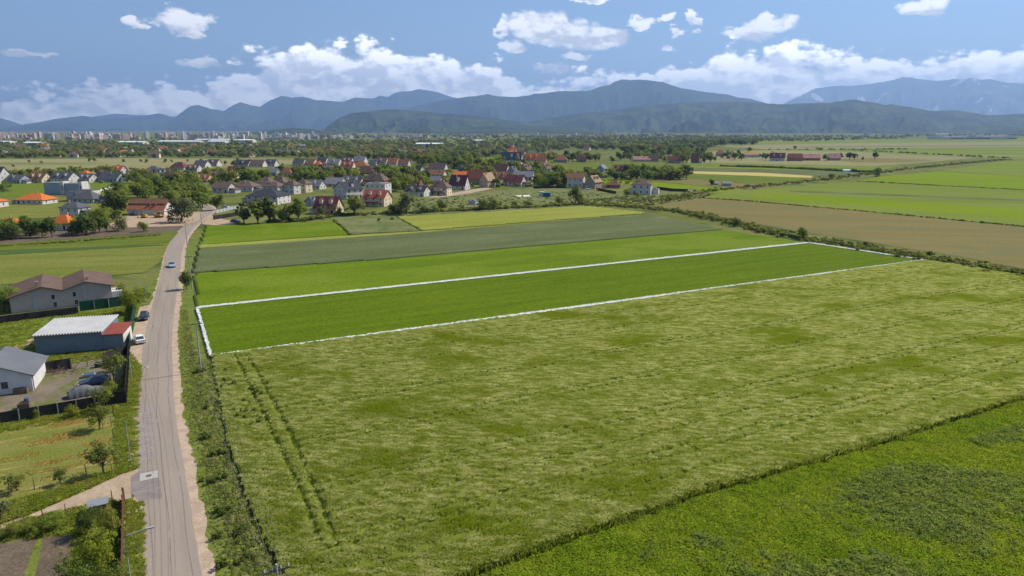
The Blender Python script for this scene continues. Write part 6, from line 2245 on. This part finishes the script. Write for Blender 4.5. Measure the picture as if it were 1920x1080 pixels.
def pix_scatter(name, poly, n, protos, label, cat, hr, wf=1.1):
    pl = sample_poly([tuple(p) for p in poly], n)
    P = np.array([at(a, b)[:] for a, b in pl])
    h = rng.uniform(*hr, len(P))
    w_ = h * rng.uniform(0.85, 1.3, len(P)) * wf
    return scatter(name, P, protos, label, cat, np.stack([w_, w_, h], 1))


pix_scatter('far_wood', [(-80, 268), (640, 265), (645, 298), (480, 296), (200, 296), (-80, 298)], 1500, FARP, 'far mass of suburb trees beyond the tan meadow', 'wood', (5, 10))
pix_scatter('far_wood', [(560, 266), (1060, 262), (1060, 283), (900, 297), (770, 302), (640, 300)], 1300, FARP, 'far mass of trees below the wooded hills', 'wood', (5, 11))
pix_scatter('far_wood', [(1000, 259), (1340, 258), (1420, 262), (1330, 279), (1180, 284), (1000, 278)], 900, FARP + TALLP[:1], 'tree belt right of the village centre', 'wood', (7, 14))
pix_scatter('far_wood', [(770, 300), (900, 296), (905, 312), (880, 318), (790, 314)], 46, [lo_proto('round', 'mid', 551, 60, 16, 0.075), lo_proto('willow', 'dark', 552, 60, 16, 0.075), lo_proto('round', 'lime', 553, 60, 16, 0.075)], 'tall wood behind the village centre', 'wood', (8, 13), 1.0)
pix_scatter('far_wood', [(1170, 282), (1330, 280), (1340, 294), (1170, 297)], 44, [lo_proto('round', 'dark', 554, 60, 16, 0.075), lo_proto('willow', 'mid', 555, 60, 16, 0.075)], 'big dark wood behind the far farmhouses', 'wood', (9, 14), 1.0)
pix_scatter('far_wood', [(1250, 270), (1420, 266), (1420, 273), (1300, 276)], 160, TALLP, 'row of slim dark trees at the wood edge', 'wood', (13, 19))
pix_scatter('far_wood', [(1340, 256), (1720, 254), (1700, 260), (1560, 265), (1340, 267)], 420, FARP, 'far tree line across the right plain', 'wood', (6, 12))
pix_scatter('far_wood', [(1700, 253), (2050, 252), (2050, 256), (1700, 257)], 200, FARP, 'far tree line behind the factory', 'wood', (8, 15))
pix_scatter('far_wood', [(-80, 262), (640, 259), (1000, 257), (1000, 262), (640, 266), (-80, 270)], 320, FARP, 'trees between the distant city blocks', 'wood', (5, 9))
pix_scatter('far_wood', [(600, 254), (1340, 253), (1340, 258), (600, 260)], 300, FARP, 'green foot of the wooded hills', 'wood', (9, 16))


def line_scatter(name, line, n, wd, protos, label, hr, cat='hedge', wf=1.1):
    L_ = W(line)
    seg = [(b - a).length for a, b in zip(L_[:-1], L_[1:])]
    tot = sum(seg)
    P = []
    for i in range(n):
        x = rng.uniform(0, tot)
        for (a, b), s_ in zip(zip(L_[:-1], L_[1:]), seg):
            if x <= s_:
                d = (b - a).normalized()
                q = a + d * x + Vector((-d.y, d.x, 0)) * rng.normal(0, wd * 0.4)
                P.append((q.x, q.y, 0))
                break
            x -= s_
    P = np.array(P)
    h = rng.uniform(*hr, len(P)) * (0.6 + 0.8 * fbm(P[:, 0] / 7, P[:, 1] / 7, 2, 31))
    w_ = h * rng.uniform(0.9, 1.4, len(P)) * wf
    return scatter(name, P, protos, label, cat, np.stack([w_, w_, h], 1))


line_scatter('hedge', [(1085, 384), (1180, 387), (1260, 395), (1330, 407), (1390, 422), (1450, 436), (1520, 449), (1600, 462), (1740, 486), (1830, 500), (1960, 524), (2050, 540), (2300, 586)], 1450, 7.0, SCRP,
             'rambling scrub hedge beyond the boundary corner', (0.5, 1.5), wf=1.0)
line_scatter('hedge', [(1230, 378), (1330, 358), (1420, 350), (1500, 342), (1580, 333), (1640, 325), (1720, 315), (1800, 307), (1890, 299)], 700, 9.0, SCRP, 'bushy hedge track receding across the right fields', (0.6, 1.9))
line_scatter('hedge', [(1350, 312), (1430, 314), (1500, 317), (1575, 321), (1640, 324)], 300, 4.0, [lo_proto('bush', 'dark', 531, 26, 12, 0.17)], 'dark hedge strip left of the polytunnel', (1.5, 2.6))
line_scatter('hedge', [(500, 418), (560, 415), (640, 404), (740, 401), (850, 396), (960, 391), (1085, 384)], 420, 4.0, SCRP, 'low hedge between crop fields and village', (0.7, 1.8))
line_scatter('hedge', [(1600, 282), (1700, 287), (1830, 294), (1890, 297)], 120, 6.0, SCRP, 'thin far hedge on the right plain', (1.2, 3.0))
line_scatter('hedge', [(1440, 281), (1600, 281), (1700, 280)], 70, 6.0, SCRP, 'sparse far hedge behind the farm', (1.5, 4.0))
line_scatter('hedge', [(1312, 371), (1405, 377.5), (1620, 396.5), (1960, 429.5)], 260, 0.8, SCRP, 'thin grass bank above the brown stubble', (0.4, 0.8))
line_scatter('hedge', [(1605, 340), (1960, 358.5)], 160, 1.2, SCRP, 'thin grass bank below the lime field', (0.4, 0.9))
line_scatter('hedge', [(-60, 466), (120, 455), (300, 441)], 260, 2.0, SCRP, 'uneven dark weeds along the left crop strip', (0.3, 0.7))
line_scatter('hedge', [(626, 414), (640, 425), (656, 441)], 60, 0.6, SCRP, 'weed line at the edge of the small bright field', (0.4, 0.8))
pix_scatter('garden_shrubs', [(395, 352), (450, 344), (600, 350), (740, 356), (810, 348), (920, 352), (1060, 352), (1180, 345), (1190, 325), (1010, 316), (770, 314), (600, 318), (420, 325), (240, 325), (0, 330), (0, 342), (240, 344)], 1100, SCRP,
            'low shrubs and hedges filling the village gardens', 'shrubs', (0.8, 2.8), 1.2)
pix_scatter('weeds', [(742, 397), (780, 374), (900, 364), (1080, 360), (1200, 370), (1090, 382), (850, 393)], 420, SCRP, 'scattered weeds on the grassy slope', 'weeds', (0.3, 0.9), 1.4)
pix_scatter('weeds', [(1080, 375), (1220, 368), (1330, 360), (1330, 370), (1220, 386), (1110, 386)], 360, SCRP, 'weedy bank below the lone square house', 'weeds', (0.4, 1.2), 1.4)

# ---- ground plants near the camera
def blades(seed, n, size, hr, wr, lean, lr, m, curve=0.3, name='blades'):
    g = np.random.default_rng(seed)
    x, y = g.uniform(-size / 2, size / 2, n), g.uniform(-size / 2, size / 2, n)
    h = g.uniform(*hr, n)
    wd = g.uniform(*wr, n)
    a = g.uniform(0, 2 * math.pi, n)
    lx = lean[0] * h + g.normal(0, lr, n) * h
    ly = lean[1] * h + g.normal(0, lr, n) * h
    bx, by = np.cos(a) * wd / 2, np.sin(a) * wd / 2
    z = np.zeros(n)
    V = np.stack([np.stack([x - bx, y - by, z], 1), np.stack([x + bx, y + by, z], 1), np.stack([x + bx * 0.7 + lx * 0.35, y + by * 0.7 + ly * 0.35, h * 0.65], 1), np.stack([x + lx, y + ly, h * (1 - curve * 0.3)], 1)], 1).reshape(-1, 3)
    NR = np.repeat(np.stack([lx / h * 0.4 + g.normal(0, 0.25, n), ly / h * 0.4 + g.normal(0, 0.25, n), np.ones(n)], 1), 4, axis=0)
    return proto(name, mesh_np(name, V, np.arange(len(V)).reshape(-1, 4), [m], NR=NR))


def leafy(seed, n, rad, hr, ls, m, name='leafy_tuft'):
    g = np.random.default_rng(seed)
    a, r_ = g.uniform(0, 2 * math.pi, n), rad * np.sqrt(g.uniform(0, 1, n))
    P = np.stack([r_ * np.cos(a), r_ * np.sin(a), g.uniform(*hr, n) * (1 - 0.5 * (r_ / rad) ** 2)], 1)
    nr = g.normal(size=(n, 3)) * 0.55 + np.array([0, 0, 0.8])
    nr /= np.linalg.norm(nr, axis=1)[:, None]
    e1 = np.cross(nr, g.normal(size=(n, 3)))
    e1 /= np.linalg.norm(e1, axis=1)[:, None]
    e2 = np.cross(nr, e1)
    s = (ls * g.uniform(0.6, 1.4, n))[:, None] / 2
    NR = np.repeat(nr * 0.6 + np.stack([np.cos(a) * r_ / rad * 0.5, np.sin(a) * r_ / rad * 0.5, np.full(n, 0.7)], 1), 4, axis=0)
    V = np.stack([P - e1 * s * 1.3, P - e2 * s * 0.8, P + e1 * s * 1.3, P + e2 * s * 0.8], 1).reshape(-1, 3)
    return proto(name, mesh_np(name, V, np.arange(len(V)).reshape(-1, 4), [m], NR=NR))


WIND = R(-14)
M_AWN = mat('barley_ears', (0.108, 0.142, 0.016), (0.285, 0.298, 0.165), scale=1.5, stretch=(2.6, 0.9), rot=R(-6), detail=8, lo=0.36, hi=0.70, c3=(0.102, 0.136, 0.010), scale3=0.11, stretch3=(1.8, 1.0), lo3=0.48,
            hi3=0.68, fine=7, fine_amt=0.34, rough=0.6, spec=0.12, transl=0.25)
BP = [blades(40 + k, 64, 0.85, (0.18, 0.34), (0.026, 0.055), (0.7 * math.cos(WIND), 0.7 * math.sin(WIND)), 0.38, M_AWN, name='barley_ears') for k in range(4)]
bx = [p.x for p in BAR]
by = [p.y for p in BAR]
gx, gy = np.meshgrid(np.arange(min(bx), max(bx), 0.56), np.arange(min(by), max(by), 0.56))
gx, gy = gx.ravel() + rng.uniform(-0.27, 0.27, gx.size), gy.ravel() + rng.uniform(-0.27, 0.27, gx.size)
k = inside([(p.x, p.y) for p in BAR], gx, gy)
gx, gy = gx[k], gy[k]
dmin = np.full(len(gx), 9.0)
for pts, wd, dep in GROOVES:
    dmin = np.minimum(dmin, dist_line(gx, gy, pts) - (0.41 if wd > 0.35 else 0.40))
k = dmin > 0
gx, gy = gx[k], gy[k]
gz = hb(gx, gy) - 0.03
scatter('barley_ears', np.stack([gx, gy, gz], 1), BP, 'silky pale barley ears bending in the wind', 'barley', rng.uniform(0.85, 1.15, len(gx)), rng.uniform(-0.35, 0.35, len(gx)))

# barley stems showing along the near edge of the field
M_STEM = mat('barley_stems', (0.085, 0.115, 0.014), (0.12, 0.145, 0.024), scale=0.5, fine=5, transl=0.2)
SP = [blades(60 + k, 70, 0.9, (0.65, 1.12), (0.04, 0.08), (0.1, -0.03), 0.14, M_STEM, name='barley_stems') for k in range(2)]
for nm, line, off in (('barley_stems', [(780, 1126), (900, 1074), (1300, 931), (1640, 835), (1920, 746), (2040, 706), (2290, 627)], 0.15),):
    L_ = densify(W(line), 0.22)
    P = np.array([(p.x + rng.normal(0, 0.15), p.y + rng.normal(0, 0.3) + off, 0) for p in L_])
    scatter(nm, P, SP, 'green barley stems along the soil furrow', 'barley', rng.uniform(0.8, 1.15, len(P)))

# shallow dark drain along the road side of the barley
M_DRAIN = mat('drain_soil', (0.045, 0.04, 0.025), fine=4)
mbe = MB()
for (x0, y0), (x1, y1) in zip(EDGE_DITCH[:-1], EDGE_DITCH[1:]):
    a, b_ = Vector((x0, y0, 0.031)), Vector((x1, y1, 0.031))
    n = Vector((b_.y - a.y, a.x - b_.x, 0)).normalized()
    mbe.face([a - n * 0.25, b_ - n * 0.25, b_ + n * 0.45, a + n * 0.45])
tag(mbe.build('drain', M_DRAIN), 'dark drain furrow along the road side of the barley', kind='structure')

# weeds of the verge
M_W1 = mat('weed_green', (0.170, 0.205, 0.040), (0.220, 0.235, 0.080), scale=0.35, fine=3, transl=0.25, objrand=0.22)
M_W2 = mat('weed_pale', (0.21, 0.215, 0.095), (0.15, 0.175, 0.058), scale=0.5, fine=3, transl=0.25, objrand=0.2)
WP = [leafy(81, 90, 0.45, (0.05, 0.55), 0.16, M_W1), leafy(82, 90, 0.5, (0.05, 0.75), 0.15, M_W1), blades(83, 90, 0.9, (0.4, 0.95), (0.03, 0.07), (0.15, -0.05), 0.3, M_W2, name='grass_tuft'),
      blades(84, 90, 0.9, (0.3, 0.8), (0.03, 0.07), (0.15, -0.05), 0.35, M_W1, name='grass_tuft')]
vp = [(p.x, p.y) for p in VERGE]
P = sample_poly(vp, 12000)
wgt = (P[:, 1] < 150)
P = P[wgt]
# keep the strip next to the road low
dr = dist_line(P[:, 0], P[:, 1], [(p.x, p.y) for p in RD])
k = dr > 3.7
P, dr = P[k], dr[k]
k = dist_line(P[:, 0], P[:, 1], [tuple(PB[0].xy), tuple(PB[3].xy)]) > 2.2
P, dr = P[k], dr[k]
sc = rng.uniform(0.45, 1.0, len(P)) * np.clip((dr - 3.2) / 4.5, 0.22, 0.85) * (0.7 + 0.7 * fbm(P[:, 0] / 3, P[:, 1] / 3, 2, 55))
scatter('verge_weeds', P, WP, 'rank weeds and grasses on the verge right of the road', 'weeds', sc)
# taller dark weed clumps there and in the barley margin
c = []
for a, b in ((372, 700), (398, 770), (402, 900), (418, 860), (445, 1000), (425, 960), (388, 820), (455, 1060), (420, 700), (424, 722), (432, 768), (445, 780), (470, 760), (475, 782), (480, 800), (485, 742), (500, 745), (490, 800), (465, 785), (430, 730)):
    p = at(a, b)
    for q in range(4):
        c.append((p.x + rng.normal(0, 0.7), p.y + rng.normal(0, 0.7), 0.35 if a > 415 and b < 810 else 0))
scatter('dark_weeds', np.array(c), [lo_proto('bush', 'dark', 541, 22, 12, 0.2), lo_proto('bush', 'mid', 542, 22, 12, 0.2)], 'dark weed clumps on the verge and barley margin', 'weeds', rng.uniform(0.5, 1.0, len(c)))

# clover field
M_C1 = mat('clover_leaf', (0.112, 0.164, 0.010), (0.148, 0.192, 0.014), scale=0.16, c3=(0.160, 0.195, 0.016), scale3=0.07, fine=3, transl=0.25, objrand=0.18)
M_C2 = mat('thistle_leaf', (0.108, 0.142, 0.028), (0.138, 0.165, 0.042), scale=0.5, fine=3, transl=0.2, objrand=0.2)
CP = [leafy(91 + k, 110, 0.75, (0.02, 0.26), 0.13, M_C1, 'clover_tuft') for k in range(3)]
DP = [leafy(95 + k, 70, 0.6, (0.05, 0.55), 0.15, M_C2, 'thistle_tuft') for k in range(3)]
cp = [(p.x, p.y) for p in W([(780, 1140), (1000, 1044), (1300, 940), (1640, 844), (1920, 757), (2060, 712), (2200, 667), (2200, 1140)])]
P = sample_poly(cp, 20000)
P = P[(P[:, 1] > 46)]
z = 0.08 + 0.16 * fbm(P[:, 0] / 2.5, P[:, 1] / 2.5, 4, 21)
scatter('clover', np.column_stack([P, z]), CP, 'bright clover leaves covering the bottom right field', 'clover', rng.uniform(0.7, 1.3, len(P)))
P = sample_poly(cp, 26000)
nn = fbm(P[:, 0] / 9.0, P[:, 1] / 6.0, 4, 63)
uu = (P[:, 0] - 20) / 60.0
k = (nn + 0.09 * rng.normal(size=len(P)) > 0.65) & (P[:, 1] > 46)
ed = dist_line(P[:, 0], P[:, 1], [(p.x, p.y) for p in edge])
k &= ed > 5
P = P[k][:4200]
z = 0.06 + 0.16 * fbm(P[:, 0] / 2.5, P[:, 1] / 2.5, 4, 21)
scatter('thistles', np.column_stack([P, z]), DP, 'darker thistle patches spread through the clover', 'thistles', rng.uniform(0.6, 1.25, len(P)))

# grass tufts of the left gardens
M_G1 = mat('garden_grass', (0.135, 0.170, 0.022), (0.18, 0.195, 0.04), scale=0.4, fine=3, transl=0.25, objrand=0.2)
GP = [blades(101, 80, 0.8, (0.12, 0.35), (0.03, 0.06), (0.1, 0), 0.4, M_G1, name='grass_tuft'), leafy(102, 60, 0.4, (0.02, 0.22), 0.11, M_G1)]
for poly, n, s0 in (([(213, 757), (243, 660), (266, 690), (256, 780), (260, 880), (218, 890)], 1300, 0.8), ([(-60, 612), (60, 596), (150, 588), (240, 575), (250, 578), (243, 655), (60, 674), (-60, 660)], 1500, 1.0),
                    ([(0, 950), (70, 930), (150, 905), (215, 885), (255, 874), (215, 893), (150, 922), (70, 957), (0, 982)], 1000, 1.1), ([(236, 940), (268, 942), (272, 1095), (238, 1095)], 500, 0.7),
                    ([(80, 668), (235, 652), (240, 664), (85, 690)], 700, 1.1), ([(0, 985), (200, 938), (232, 945), (228, 1090), (140, 1090), (140, 1000), (0, 1015)], 700, 1.0),
                    ([(-60, 801), (0, 796), (213, 760), (213, 772), (0, 812), (-60, 820)], 500, 1.0)):
    pl = sample_poly([(p.x, p.y) for p in W(poly)], n)
    sheds = np.ones(len(pl), bool)
    scatter('grass', pl, GP, ['tufted grass on the roadside strip', 'long grass around the long shed', 'long grass along the dirt track', 'grass beside the rusty fence', 'long grass below the shed wall', 'garden grass in the bottom left', 'long grass at the foot of the black fence'][
        [1300, 1500, 1000, 500, 700, 700, 500].index(n) if n not in (500, 700) else (3 if poly[0][0] == 236 else 6 if poly[0][0] == -60 else 4 if poly[0][0] == 80 else 5)], 'grass', rng.uniform(0.6, 1.3, len(pl)) * s0)
# hay wisps on the mown lawn
M_HAY = mat('hay', (0.44, 0.33, 0.14), (0.38, 0.29, 0.12), scale=0.8, fine=4, transl=0.5)
HP = [blades(111, 70, 0.9, (0.03, 0.12), (0.03, 0.06), (1.2, 0.2), 0.9, M_HAY, name='hay')]
pl = sample_poly([(p.x, p.y) for p in W([(0, 806), (205, 770), (205, 880), (140, 905), (0, 940)])], 2600)
u, v = pl[:, 0] * E1.x + pl[:, 1] * E1.y, pl[:, 0] * E2.x + pl[:, 1] * E2.y
k = fbm(u / 5.0, v / 1.1, 3, 88) > 0.62
pl = pl[k]
scatter('hay', pl, HP, 'dry hay wisps lying on the mown lawn', 'hay', rng.uniform(0.6, 1.2, len(pl)), FA + rng.normal(0, 0.3, len(pl)))
